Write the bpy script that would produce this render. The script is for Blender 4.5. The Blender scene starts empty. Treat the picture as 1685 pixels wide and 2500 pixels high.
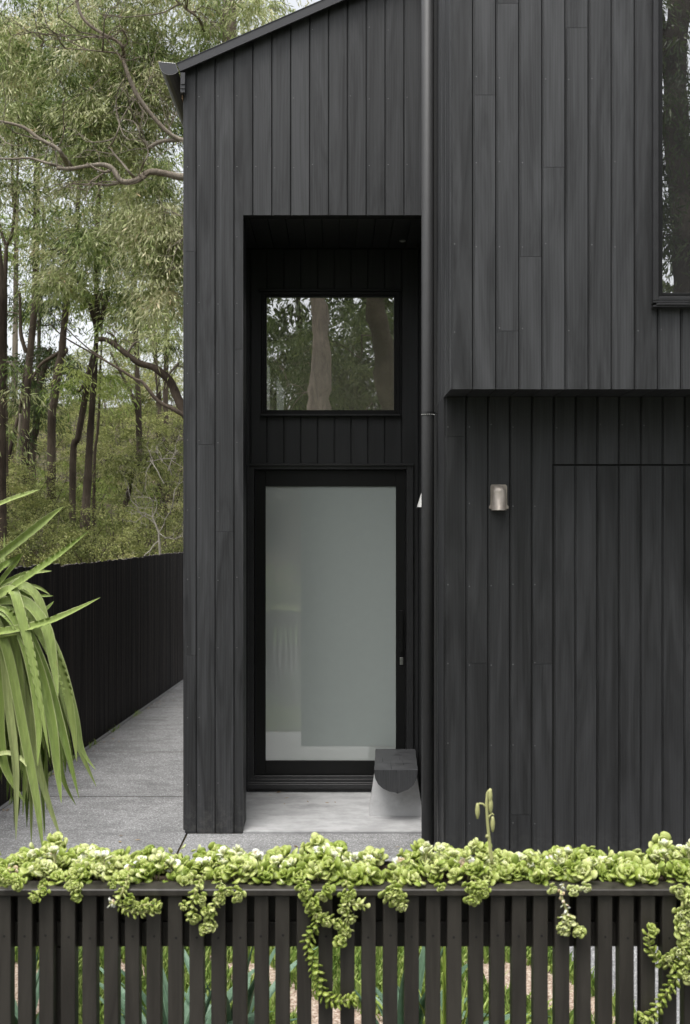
import bpy, math, random
import numpy as np
from mathutils import Vector, Matrix
R = math.radians
random.seed(7)
rng = np.random.default_rng(7)
sc = bpy.context.scene
col = sc.collection

# ---------------------------------------------------------------- camera
F, CX, CY, H = 2600.0, 820.0, 1290.0, 2.02       # focal length in photo pixels, principal point, eye height
cam_d = bpy.data.cameras.new("camera")
cam = bpy.data.objects.new("camera", cam_d)
col.objects.link(cam)
cam.location = (0, 0, H)
cam.rotation_euler = (R(90), 0, 0)
cam_d.sensor_fit = 'VERTICAL'
cam_d.sensor_height = 36.0
cam_d.lens = F / 2500 * 36
cam_d.shift_x = (842.5 - CX) / 2500
cam_d.shift_y = (CY - 1250) / 2500
cam_d.clip_end = 500
cam_d.dof.use_dof = True
cam_d.dof.focus_distance = 6.9
cam_d.dof.aperture_fstop = 5.6
sc.camera = cam

# ---------------------------------------------------------------- light
SUN_EL, SUN_AZ = 69, 208          # a high veiled sun behind the camera to its left
w = bpy.data.worlds.new("World")
sc.world = w
w.use_nodes = True
nt = w.node_tree
bg = nt.nodes["Background"]
sky = nt.nodes.new("ShaderNodeTexSky")
sky.sky_type = 'NISHITA'
sky.sun_disc = False
sky.sun_elevation = R(SUN_EL)
sky.sun_rotation = R(SUN_AZ)
sky.air_density = 1.0
sky.dust_density = 4.0
hs = nt.nodes.new("ShaderNodeHueSaturation")
hs.inputs['Saturation'].default_value = 0.17
nt.links.new(sky.outputs[0], hs.inputs['Color'])
nt.links.new(hs.outputs[0], bg.inputs['Color'])
bg.inputs['Strength'].default_value = 0.15
sd = bpy.data.lights.new("sun", 'SUN')
sd.energy = 0.85
sd.angle = R(26)
sd.color = (1.0, 0.97, 0.92)
sun = bpy.data.objects.new("sun", sd)
col.objects.link(sun)
az = R(SUN_AZ)
sdir = Vector((math.sin(az) * math.cos(R(SUN_EL)), math.cos(az) * math.cos(R(SUN_EL)), math.sin(R(SUN_EL))))
sun.rotation_euler = sdir.to_track_quat('Z', 'Y').to_euler()
sun.location = (0, 0, 20)
vs = sc.view_settings
vs.view_transform = 'Standard'
vs.look = 'None'
vs.gamma = 1
vs.exposure = 1.05
sc.render.engine = 'CYCLES'

# ---------------------------------------------------------------- helpers
def P(px, py, D):
    "the point at depth D that the photo shows at px, py"
    return Vector(((px - CX) * D / F, D, H - (py - CY) * D / F))
def PX(px, D): return (px - CX) * D / F
def PZ(py, D): return H - (py - CY) * D / F

def tag(o, label=None, cat=None, group=None, kind=None):
    if label: o["label"] = label
    if cat: o["category"] = cat
    if group: o["group"] = group
    if kind: o["kind"] = kind
    return o
def empty(name, loc=(0, 0, 0), **k):
    o = bpy.data.objects.new(name, None)
    o.empty_display_size = 0.2
    col.objects.link(o)
    o.location = loc
    return tag(o, **k)

def link(name, me, parent=None):
    o = bpy.data.objects.new(name, me)
    col.objects.link(o)
    if parent:
        o.parent = parent
        o.matrix_parent_inverse = Matrix.Translation(-world_loc(parent))
    return o
def world_loc(o):
    v = Vector(o.location)
    p = o.parent
    if p and o.type == 'EMPTY':
        v = v + world_loc(p)
    return v if o.type == 'EMPTY' else Vector((0, 0, 0))

class MB:
    def __init__(s):
        s.v = []; s.f = []; s.t = []; s.m = []
        s.tint = 0.5; s.mi = 0
    def add(s, vs_, fs):
        b = len(s.v)
        s.v.extend([tuple(p) for p in vs_])
        for f in fs:
            s.f.append([i + b for i in f]); s.t.append(s.tint); s.m.append(s.mi)
    def box(s, x0, x1, y0, y1, z0, z1, c=0.0):
        if x0 > x1: x0, x1 = x1, x0
        if y0 > y1: y0, y1 = y1, y0
        if z0 > z1: z0, z1 = z1, z0
        if c <= 0:
            s.add([(x0,y0,z0),(x1,y0,z0),(x1,y1,z0),(x0,y1,z0),(x0,y0,z1),(x1,y0,z1),(x1,y1,z1),(x0,y1,z1)],
                  [(0,3,2,1),(4,5,6,7),(0,1,5,4),(1,2,6,5),(2,3,7,6),(3,0,4,7)])
            return
        # chamfered box: every corner becomes three points
        V = []; idx = {}
        for ix, X in enumerate((x0, x1)):
            for iy, Y in enumerate((y0, y1)):
                for iz, Z in enumerate((z0, z1)):
                    dx = c if ix == 0 else -c; dy = c if iy == 0 else -c; dz = c if iz == 0 else -c
                    idx[(ix,iy,iz,0)] = len(V); V.append((X, Y+dy, Z+dz))
                    idx[(ix,iy,iz,1)] = len(V); V.append((X+dx, Y, Z+dz))
                    idx[(ix,iy,iz,2)] = len(V); V.append((X+dx, Y+dy, Z))
        Fs = []
        g = idx
        for a in (0, 1):
            Fs.append([g[(a,0,0,0)], g[(a,1,0,0)], g[(a,1,1,0)], g[(a,0,1,0)]][::(-1 if a == 0 else 1)])
            Fs.append([g[(0,a,0,1)], g[(1,a,0,1)], g[(1,a,1,1)], g[(0,a,1,1)]][::(1 if a == 0 else -1)])
            Fs.append([g[(0,0,a,2)], g[(1,0,a,2)], g[(1,1,a,2)], g[(0,1,a,2)]][::(-1 if a == 0 else 1)])
        for a in (0, 1):
            for b in (0, 1):
                Fs.append([g[(a,b,0,0)], g[(a,b,0,1)], g[(a,b,1,1)], g[(a,b,1,0)]])
                Fs.append([g[(a,0,b,0)], g[(a,0,b,2)], g[(a,1,b,2)], g[(a,1,b,0)]])
                Fs.append([g[(0,a,b,1)], g[(0,a,b,2)], g[(1,a,b,2)], g[(1,a,b,1)]])
                for c2 in (0, 1):
                    Fs.append([g[(a,b,c2,0)], g[(a,b,c2,1)], g[(a,b,c2,2)]])
        s.add(V, Fs)
    def quad(s, a, b, c, d): s.add([a, b, c, d], [(0, 1, 2, 3)])
    def prism(s, poly, n0, n1):
        "polygon of (x,z) extruded along y from n0 to n1"
        k = len(poly)
        s.add([(x, n0, z) for x, z in poly] + [(x, n1, z) for x, z in poly],
              [tuple(range(k)), tuple(range(2*k-1, k-1, -1))] + [(i, k+i, k+(i+1) % k, (i+1) % k) for i in range(k)])
    def tube(s, pts, rads, n=6, cap=True):
        pts = [Vector(p) for p in pts]
        rings = []
        up = Vector((0.13, 0.21, 0.97))
        prev = None
        for i, p in enumerate(pts):
            t = (pts[min(i+1, len(pts)-1)] - pts[max(i-1, 0)])
            if t.length < 1e-9: t = Vector((0, 0, 1))
            t.normalize()
            a = prev if prev is not None else (up if abs(t.dot(up)) < 0.9 else Vector((1, 0, 0)))
            a = (a - t * a.dot(t))
            if a.length < 1e-6: a = Vector((1, 0, 0)).cross(t)
            a.normalize()
            prev = a
            b = t.cross(a)
            r = rads[i] if hasattr(rads, '__len__') else rads
            rings.append([p + (a * math.cos(2*math.pi*k/n) + b * math.sin(2*math.pi*k/n)) * r for k in range(n)])
        V = [q for r_ in rings for q in r_]
        Fs = []
        for i in range(len(rings) - 1):
            for k in range(n):
                Fs.append((i*n+k, i*n+(k+1) % n, (i+1)*n+(k+1) % n, (i+1)*n+k))
        if cap:
            Fs.append(tuple(range(n))[::-1]); Fs.append(tuple((len(rings)-1)*n+k for k in range(n)))
        s.add(V, Fs)
    def build(s, name, mats, parent=None, smooth=False):
        me = bpy.data.meshes.new(name)
        me.from_pydata(s.v, [], s.f)
        if not isinstance(mats, (list, tuple)): mats = [mats]
        for m in mats: me.materials.append(m)
        at = me.attributes.new('tint', 'FLOAT', 'FACE')
        at.data.foreach_set('value', np.array(s.t, dtype=np.float32))
        me.polygons.foreach_set('material_index', np.array(s.m, dtype=np.int32))
        if smooth: me.polygons.foreach_set('use_smooth', np.ones(len(s.f), dtype=bool))
        me.update()
        return link(name, me, parent)

def np_mesh(name, V, Q, T, mat, parent=None, smooth=False):
    "V (n,3), Q (m,k) with k corners per face, T (m,) tint"
    me = bpy.data.meshes.new(name)
    k = Q.shape[1]
    me.vertices.add(len(V)); me.vertices.foreach_set('co', V.astype(np.float32).ravel())
    me.loops.add(Q.size); me.loops.foreach_set('vertex_index', Q.astype(np.int32).ravel())
    me.polygons.add(len(Q)); me.polygons.foreach_set('loop_start', np.arange(0, Q.size, k, dtype=np.int32))
    me.polygons.foreach_set('loop_total', np.full(len(Q), k, dtype=np.int32))
    me.polygons.foreach_set('use_smooth', np.full(len(Q), smooth))
    me.materials.append(mat)
    at = me.attributes.new('tint', 'FLOAT', 'FACE')
    at.data.foreach_set('value', T.astype(np.float32))
    me.update(calc_edges=True)
    me.validate()
    return link(name, me, parent)

# ---------------------------------------------------------------- materials
class N:
    def __init__(s, name):
        s.m = bpy.data.materials.new(name); s.m.use_nodes = True
        s.t = s.m.node_tree; s.b = s.t.nodes['Principled BSDF']
        s.co = s.t.nodes.new('ShaderNodeTexCoord').outputs['Object']
    def n(s, typ, **kw):
        o = s.t.nodes.new('ShaderNode' + typ)
        for k, v in kw.items():
            if k in o.inputs: o.inputs[k].default_value = v
            else: setattr(o, k, v)
        return o
    def l(s, a, b): s.t.links.new(a, b)
    def mapped(s, scale, loc=(0, 0, 0)):
        m = s.n('Mapping'); m.inputs['Scale'].default_value = scale; m.inputs['Location'].default_value = loc
        s.l(s.co, m.inputs['Vector']); return m.outputs[0]
    def noise(s, scale, detail=4, rough=0.55, vec=None, dist=0):
        o = s.n('TexNoise'); o.inputs['Scale'].default_value = scale; o.inputs['Detail'].default_value = detail
        o.inputs['Roughness'].default_value = rough; o.inputs['Distortion'].default_value = dist
        s.l(vec if vec is not None else s.co, o.inputs['Vector']); return o.outputs['Fac']
    def ramp(s, fac, stops):
        o = s.n('ValToRGB'); r = o.color_ramp
        while len(r.elements) < len(stops): r.elements.new(0.5)
        for e, (p, c) in zip(r.elements, stops):
            e.position = p; e.color = (c[0], c[1], c[2], 1) if hasattr(c, '__len__') else (c, c, c, 1)
        s.l(fac, o.inputs['Fac']); return o.outputs['Color']
    def mix(s, fac, a, b, mode='MIX'):
        o = s.n('Mix'); o.data_type = 'RGBA'; o.blend_type = mode
        for sock, v in ((o.inputs[0], fac), (o.inputs[6], a), (o.inputs[7], b)):
            if hasattr(v, 'is_linked') or hasattr(v, 'links'): s.l(v, sock)
            elif hasattr(v, '__len__'): sock.default_value = (v[0], v[1], v[2], 1)
            elif sock.type == 'RGBA': sock.default_value = (v, v, v, 1)
            else: sock.default_value = v
        return o.outputs[2]
    def math(s, op, a, b=0.0):
        o = s.n('Math'); o.operation = op
        for i, v in enumerate((a, b)):
            if hasattr(v, 'links'): s.l(v, o.inputs[i])
            else: o.inputs[i].default_value = v
        return o.outputs[0]
    def tint(s):
        a = s.n('Attribute'); a.attribute_name = 'tint'; return a.outputs['Fac']
    def bump(s, h, strength=0.3, dist=0.01):
        b = s.n('Bump'); b.inputs['Strength'].default_value = strength; b.inputs['Distance'].default_value = dist
        s.l(h, b.inputs['Height']); s.l(b.outputs[0], s.b.inputs['Normal'])
    def col(s, c):
        if hasattr(c, 'links'): s.l(c, s.b.inputs['Base Color'])
        else: s.b.inputs['Base Color'].default_value = (c[0], c[1], c[2], 1)
    def set(s, rough=None, metal=None, spec=None):
        if rough is not None:
            if hasattr(rough, 'links'): s.l(rough, s.b.inputs['Roughness'])
            else: s.b.inputs['Roughness'].default_value = rough
        if metal is not None: s.b.inputs['Metallic'].default_value = metal
        if spec is not None: s.b.inputs['Specular IOR Level'].default_value = spec

def timber(name, lo, hi, scuff=0.0):
    a = N(name)
    t = a.tint()
    off = a.n('CombineXYZ'); a.l(a.math('MULTIPLY', t, 37.0), off.inputs[0]); a.l(a.math('MULTIPLY', t, 91.0), off.inputs[2])
    va = a.n('VectorMath'); va.operation = 'ADD'; a.l(a.co, va.inputs[0]); a.l(off.outputs[0], va.inputs[1])
    def mp(sc_):
        m = a.n('Mapping'); m.inputs['Scale'].default_value = sc_; a.l(va.outputs[0], m.inputs['Vector']); return m.outputs[0]
    blot = a.noise(1.0, 4, 0.6, mp((11, 11, 1.0)), 1.2)            # long soft patches of worn stain
    fine = a.noise(1.0, 4, 0.6, mp((75, 75, 2.2)), 0.5)       # grain
    cath = a.n('TexWave'); cath.wave_type = 'RINGS'; cath.rings_direction = 'Z'
    cath.inputs['Scale'].default_value = 2.2; cath.inputs['Distortion'].default_value = 7.0; cath.inputs['Detail'].default_value = 3.0
    a.l(mp((9, 9, 0.6)), cath.inputs['Vector'])
    k = a.math('ADD', a.math('MULTIPLY', blot, 0.95), a.math('MULTIPLY', fine, 0.09))
    k = a.math('ADD', k, a.math('MULTIPLY', cath.outputs['Fac'], 0.08))
    k = a.math('ADD', k, a.math('MULTIPLY', t, 0.16))
    c = a.ramp(k, [(0.38, (lo*.98, lo, lo*1.05)), (0.86, (hi*.98, hi, hi*1.05))])
    sepz = a.n('SeparateXYZ'); a.l(a.co, sepz.inputs[0])
    dust = a.math('MULTIPLY', a.ramp(sepz.outputs[2], [(0.0, 1.0), (0.32, 0.0)]), a.ramp(a.noise(30, 5, .7), [(.45, 0), (.65, 1)]))
    c = a.mix(a.math('MULTIPLY', dust, .22), c, (0.20, 0.19, 0.17))   # splashed dust at the foot of the wall
    if scuff > 0:                                                 # small pale knocks and splashes
        vz = a.mapped((60, 60, 11))
        s1 = a.ramp(a.noise(1.0, 6, 0.8, vz), [(0.715, 0.0), (0.77, 1.0)])
        c = a.mix(a.math('MULTIPLY', s1, scuff), c, (0.30, 0.30, 0.30))
    a.col(c)
    rr = a.math('ADD', a.math('MULTIPLY', blot, 0.22), 0.40)
    a.set(rough=rr, spec=0.45)
    a.bump(fine, 0.07, 0.004)
    return a.m

def paint(name, c, rough=0.45, nz=0.15, metal=0.0, bump=0.0, spec=0.5):
    a = N(name)
    n = a.noise(14, 5, 0.6)
    lo = [x * (1 - nz) for x in c]; hi = [x * (1 + nz) for x in c]
    a.col(a.ramp(n, [(0.3, lo), (0.7, hi)]))
    a.set(rough=rough, metal=metal, spec=spec)
    if bump: a.bump(a.noise(60, 3), bump, 0.003)
    return a.m

def concrete(name, lo, hi, speck=0.0, spk=170, streak=False, bumps=0.25):
    a = N(name)
    big = a.noise(1.3, 5, 0.6)
    c = a.ramp(big, [(0.3, lo), (0.7, hi)])
    if streak:
        st = a.noise(1.0, 6, 0.7, a.mapped((1.5, 14, 1)))
        c = a.mix(0.28, c, a.ramp(st, [(0.3, lo*0.8), (0.7, hi*1.15)]))
        wet = a.ramp(a.noise(2.2, 4, 0.7, a.mapped((1, 2, 1), (3, 1, 0))), [(0.55, 0.0), (0.7, 1.0)])
        c = a.mix(a.math('MULTIPLY', wet, 0.25), c, (hi*1.4,)*3)
    if speck:
        vo = a.n('TexVoronoi'); vo.inputs['Scale'].default_value = spk; a.l(a.co, vo.inputs['Vector'])
        sp = a.n('SeparateColor'); a.l(vo.outputs['Color'], sp.inputs[0])
        g = a.ramp(sp.outputs[0], [(0.0, 0.45), (0.5, 0.95), (0.86, 1.2), (0.95, 2.1)])
        c = a.mix(speck, c, a.mix(1.0, c, g, 'MULTIPLY'))
        a.bump(vo.outputs['Distance'], bumps, 0.004)
    else:
        a.bump(a.noise(90, 5, 0.7), 0.15, 0.003)
    stain = a.ramp(a.noise(3.5, 6, 0.7, a.mapped((1, 1.8, 1), (9, 4, 0))), [(0.40, 0.72), (0.56, 1.0)])
    c = a.mix(0.8, c, a.mix(1.0, c, stain, 'MULTIPLY'))
    a.col(c)
    a.set(rough=0.85, spec=0.3)
    return a.m

def leafmat(name, stops, trans=0.35, rough=0.5, nscale=1.5, spec=0.3):
    a = N(name)
    k = a.math('ADD', a.math('MULTIPLY', a.tint(), 0.75), a.math('MULTIPLY', a.noise(nscale, 3), 0.3))
    c = a.ramp(k, stops)
    a.col(c); a.set(rough=rough, spec=spec)
    tr = a.n('BsdfTranslucent'); a.l(c, tr.inputs['Color'])
    mx = a.n('MixShader'); mx.inputs[0].default_value = trans
    a.l(a.b.outputs[0], mx.inputs[1]); a.l(tr.outputs[0], mx.inputs[2])
    a.l(mx.outputs[0], a.t.nodes['Material Output'].inputs['Surface'])
    return a.m

def barkmat(name, c0, c1, sx=14, sz=2.5):
    a = N(name)
    n = a.noise(1.0, 6, 0.7, a.mapped((sx, sx, sz)), 0.8)
    n2 = a.noise(0.9, 3)
    a.col(a.mix(a.ramp(n2, [(0.4, 0), (0.62, 1)]), a.ramp(n, [(0.35, [x*0.55 for x in c0]), (0.65, c0)]), a.ramp(n, [(0.35, [x*0.6 for x in c1]), (0.65, c1)])))
    a.set(rough=0.9, spec=0.2); a.bump(n, 0.8, 0.03)
    return a.m

M = {}
M['board'] = timber('weathered_black_timber', 0.013, 0.060)
M['board_low'] = timber('shaded_scuffed_timber', 0.008, 0.036, 0.8)  # darker copy carrying the shade under the overhang, plus real scuffs
M['board_in'] = timber('shaded_black_timber', 0.009, 0.026)  # same cladding darkened; shade of the recess is put into its colour
M['dark'] = paint('black_backing', (0.008, 0.008, 0.008), 0.9)
M['frame'] = paint('black_aluminium', (0.006, 0.006, 0.006), 0.42, 0.1, spec=0.3)
M['sill'] = paint('charcoal_aluminium', (0.024, 0.024, 0.025), 0.35, 0.2)
M['roof'] = paint('charcoal_steel', (0.050, 0.050, 0.054), 0.42, 0.06)
M['pipe'] = paint('black_pipe_paint', (0.046, 0.046, 0.047), 0.55, 0.08)
M['steel'] = paint('bare_steel', (0.5, 0.5, 0.48), 0.35, 0.2, 0.9)
M['bronze'] = paint('weathered_brass', (0.36, 0.32, 0.275), 0.45, 0.28, 0.45)
M['white'] = paint('white_enamel', (0.75, 0.75, 0.72), 0.4, 0.05)
M['plaster'] = paint('interior_plaster', (0.30, 0.31, 0.28), 0.9, 0.05)
M['plain_refl'] = paint('plain_reflection_sheet', (0.305, 0.338, 0.322), 0.5, 0.015, spec=.35)  # matte tone painted for the plain right part of the door reflection
M['nail'] = paint('dull_nail_head', (0.16, 0.16, 0.16), 0.5, 0.4)
M['bench'] = timber('charred_bench_timber', 0.022, 0.075, 0.1)
fs_ = N('brown_black_slat_stain')
k_f = fs_.math('ADD', fs_.noise(1.0, 5, .65, fs_.mapped((26, 26, 2.5)), .6), fs_.math('MULTIPLY', fs_.tint(), .15))
c_f = fs_.ramp(k_f, [(.35, (0.022, 0.019, 0.0155)), (.75, (0.050, 0.0445, 0.037))])
sp_f = fs_.ramp(fs_.noise(1.0, 5, .8, fs_.mapped((70, 70, 26))), [(.72, 0), (.80, 1)])
fs_.col(fs_.mix(fs_.math('MULTIPLY', sp_f, .45), c_f, (0.22, 0.21, 0.17)))
fs_.set(rough=.5, spec=.4); fs_.bump(k_f, .12, .004)
M['fence'] = fs_.m
M['soil'] = paint('potting_soil', (0.05, 0.032, 0.02), 0.95, 0.5, bump=1)
M['porch'] = concrete('smooth_porch_concrete', 0.34, 0.48, streak=True)
M['path'] = concrete('aggregate_path', 0.20, 0.28, 0.75, 150)
M['drive'] = concrete('aggregate_driveway', 0.24, 0.33, 0.85, 190)
M['support'] = concrete('cast_concrete', 0.52, 0.62)

def pane(name, refl, tint, milk_haze=None, milk_haze_fac=0.0, rough=0.0):
    a = N(name)
    tr = a.n('BsdfTransparent'); tr.inputs[0].default_value = (*tint, 1)
    base = tr.outputs[0]
    if milk_haze:
        df = a.n('BsdfDiffuse')
        c = a.ramp(a.noise(1.0, 3, 0.5, a.mapped((1.5, 1.5, 0.8))), [(0.3, [x*0.92 for x in milk_haze]), (0.7, [x*1.06 for x in milk_haze])])
        a.l(c, df.inputs[0])
        m0 = a.n('MixShader'); m0.inputs[0].default_value = milk_haze_fac
        a.l(base, m0.inputs[1]); a.l(df.outputs[0], m0.inputs[2]); base = m0.outputs[0]
    gl = a.n('BsdfGlossy'); gl.inputs['Roughness'].default_value = rough; gl.inputs[0].default_value = (1, 1, 1, 1)
    mx = a.n('MixShader'); mx.inputs[0].default_value = refl
    wv = a.noise(1.6, 2, 0.5)
    bp = a.n('Bump'); bp.inputs['Strength'].default_value = 0.10; bp.inputs['Distance'].default_value = 0.02
    a.l(wv, bp.inputs['Height']); a.l(bp.outputs[0], gl.inputs['Normal'])
    a.l(base, mx.inputs[1]); a.l(gl.outputs[0], mx.inputs[2])
    a.l(mx.outputs[0], a.t.nodes['Material Output'].inputs['Surface'])
    return a.m
M['glass'] = pane('window_glass', 0.42, (0.85, 0.87, 0.83), (0.40, 0.385, 0.29), 0.52)  # the diffuse share paints the interior haze behind the reflection
M['glass_up'] = pane('tinted_glass', 0.45, (0.6, 0.6, 0.6), (0.14, 0.14, 0.14), 0.30)  # grey diffuse share stands for pale reflections in this pane
M['glass_door'] = pane('milky_glass', 0.15, (0.8, 0.85, 0.83), (0.47, 0.50, 0.475), 0.85, 0.012)

# ---------------------------------------------------------------- the setting: ground, slabs, hill
def hill_h(x, y):
    t = max(0.0, min(1.0, (y - 16) / 34.0))
    side = max(0.0, min(1.0, (-x / max(y, 1) - 0.09) / 0.05)) if y > 1 else 0
    return 7.6 * t * t * (3 - 2*t) * side * 1.0 + 0.15 * math.sin(x*0.7) * t
mb = MB()
xs = [-160, -100, -60, -40] + [-30 + i*1.5 for i in range(24)] + [8, 14, 25, 50, 100, 160]
ys = [-160, -90, -50, -30, -15, -6, 0, 4, 8, 12, 15.5] + [17 + i*1.6 for i in range(24)] + [60, 80, 110, 160]
V = [(x, y, -0.012 + hill_h(x, y)) for y in ys for x in xs]
n_ = len(xs)
mb.add(V, [(j*n_+i, j*n_+i+1, (j+1)*n_+i+1, (j+1)*n_+i) for j in range(len(ys)-1) for i in range(n_-1)])
g = N('leaf_litter')
g.col(g.ramp(g.noise(3, 8, 0.7), [(0.3, (0.03, 0.03, 0.012)), (0.5, (0.07, 0.06, 0.03)), (0.7, (0.14, 0.10, 0.06))]))
g.set(rough=0.95); g.bump(g.noise(25, 5), 0.8, 0.05)
tag(mb.build('ground', g.m), kind='structure')

DL, DR, DU, DG = 7.05, 7.92, 5.76, 6.10           # depths of the wing front, porch back wall, upper storey, garage wall
XL = PX(450, DL); XS = 0.6203                      # left corner of the wing, side face of the big volume
def fx(y):                                         # line of the boundary fence
    return -2.03 - 0.38 * (14.2 - y) / 6.28
JX = -0.985
mb = MB()      # side path in bays with tooled joints
bays = [4.9, 5.5, 7.0 + 0.99*0, 8.02, 9.65, 12.0, 14.6, 18.0]
bays = [5.31, 8.02, 9.62, 12.0, 14.6, 18.0]
for a_, b_ in zip(bays[:-1], bays[1:]):
    mb.quad((fx(a_)+0.03, a_+0.006, 0.0), (JX-0.007, a_+0.006, 0.0), (JX-0.007, b_-0.006, 0.0), (fx(b_)+0.03, b_-0.006, 0.0))
tag(mb.build('path', M['path']), kind='structure')
mb = MB()
mb.quad((JX+0.007, 5.31, 0.0), (0.95, 5.31, 0.0), (0.95, DL-0.004, 0.0), (JX+0.007, DL-0.004, 0.0))
mb.quad((1.0, 5.305, 0.0), (1.25, 4.4, 0.0), (6.0, 4.4, 0.0), (6.0, 5.305, 0.0))
mb.quad((1.25, 4.4, 0.0), (1.55, 3.08, 0.0), (6.0, 3.08, 0.0), (6.0, 4.4, 0.0))
mb.quad((0.957, 5.305, 0.0), (6.0, 5.305, 0.0), (6.0, DG-0.03, 0.0), (0.957, DG-0.03, 0.0))
tag(mb.build('driveway', M['drive']), kind='structure')
mb = MB()
y0, y1 = DL+0.002, DR
ym = DL + 0.234
zm = 0.012 + 0.058*(ym-y0)/(y1-y0)
mb.add([(PX(592, DL), y0, -0.01), (0.66, y0, -0.01), (0.66, y1, -0.01), (PX(594, DL)-0.098, y1, -0.01),
        (PX(592, DL), y0, 0.012), (0.66, y0, 0.012), (0.66, y1, 0.07), (PX(594, DL)-0.098, y1, 0.07), (PX(592, DL), ym, zm), (PX(594, DL)-0.098, ym, zm)],
       [(0,1,5,4), (4,5,6,7,9,8), (1,2,6,5)])
tag(mb.build('porch_slab', M['porch']), kind='structure')
# ---- garden bed behind the front fence, with pink gravel showing between plants
bed = N('garden_gravel')
vo = bed.n('TexVoronoi'); vo.inputs['Scale'].default_value = 110; bed.l(bed.co, vo.inputs['Vector'])
spc = bed.n('SeparateColor'); bed.l(vo.outputs['Color'], spc.inputs[0])
bed.col(bed.ramp(spc.outputs[0], [(0.0, (0.22, 0.15, 0.11)), (0.5, (0.40, 0.30, 0.23)), (1.0, (0.55, 0.47, 0.39))]))
bed.bump(vo.outputs['Distance'], 0.5, 0.01); bed.set(rough=0.9)
mb = MB()
mb.add([(-3.2, 3.05, -0.006), (1.54, 3.05, -0.006), (1.24, 4.4, -0.006), (0.99, 5.3, -0.006), (-3.2, 5.3, -0.006)], [(0, 1, 2, 3, 4)])
tag(mb.build('garden_bed', bed.m), kind='structure')
# ---- the street side behind the camera: footpath lawn and road, seen only in reflections
gr = N('verge_grass'); gr.col(gr.ramp(gr.noise(9, 6, 0.7), [(0.3, (0.05, 0.10, 0.02)), (0.7, (0.13, 0.2, 0.05))])); gr.set(rough=0.9)
mb = MB(); mb.quad((-40, -7.0, -0.004), (40, -7.0, -0.004), (40, -2.6, -0.004), (-40, -2.6, -0.004))
tag(mb.build('lawn', gr.m), kind='structure')
mb = MB(); mb.quad((-40, -2.5, -0.003), (40, -2.5, -0.003), (40, 2.7, -0.003), (-40, 2.7, -0.003))
tag(mb.build('road', concrete('asphalt', 0.10, 0.15, 0.5, 90)), kind='structure')

# ---------------------------------------------------------------- the house
house = empty('house', (0, 8.5, 0), label='black timber clad two storey house with raked gable roof and recessed porch', cat='house')

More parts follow.
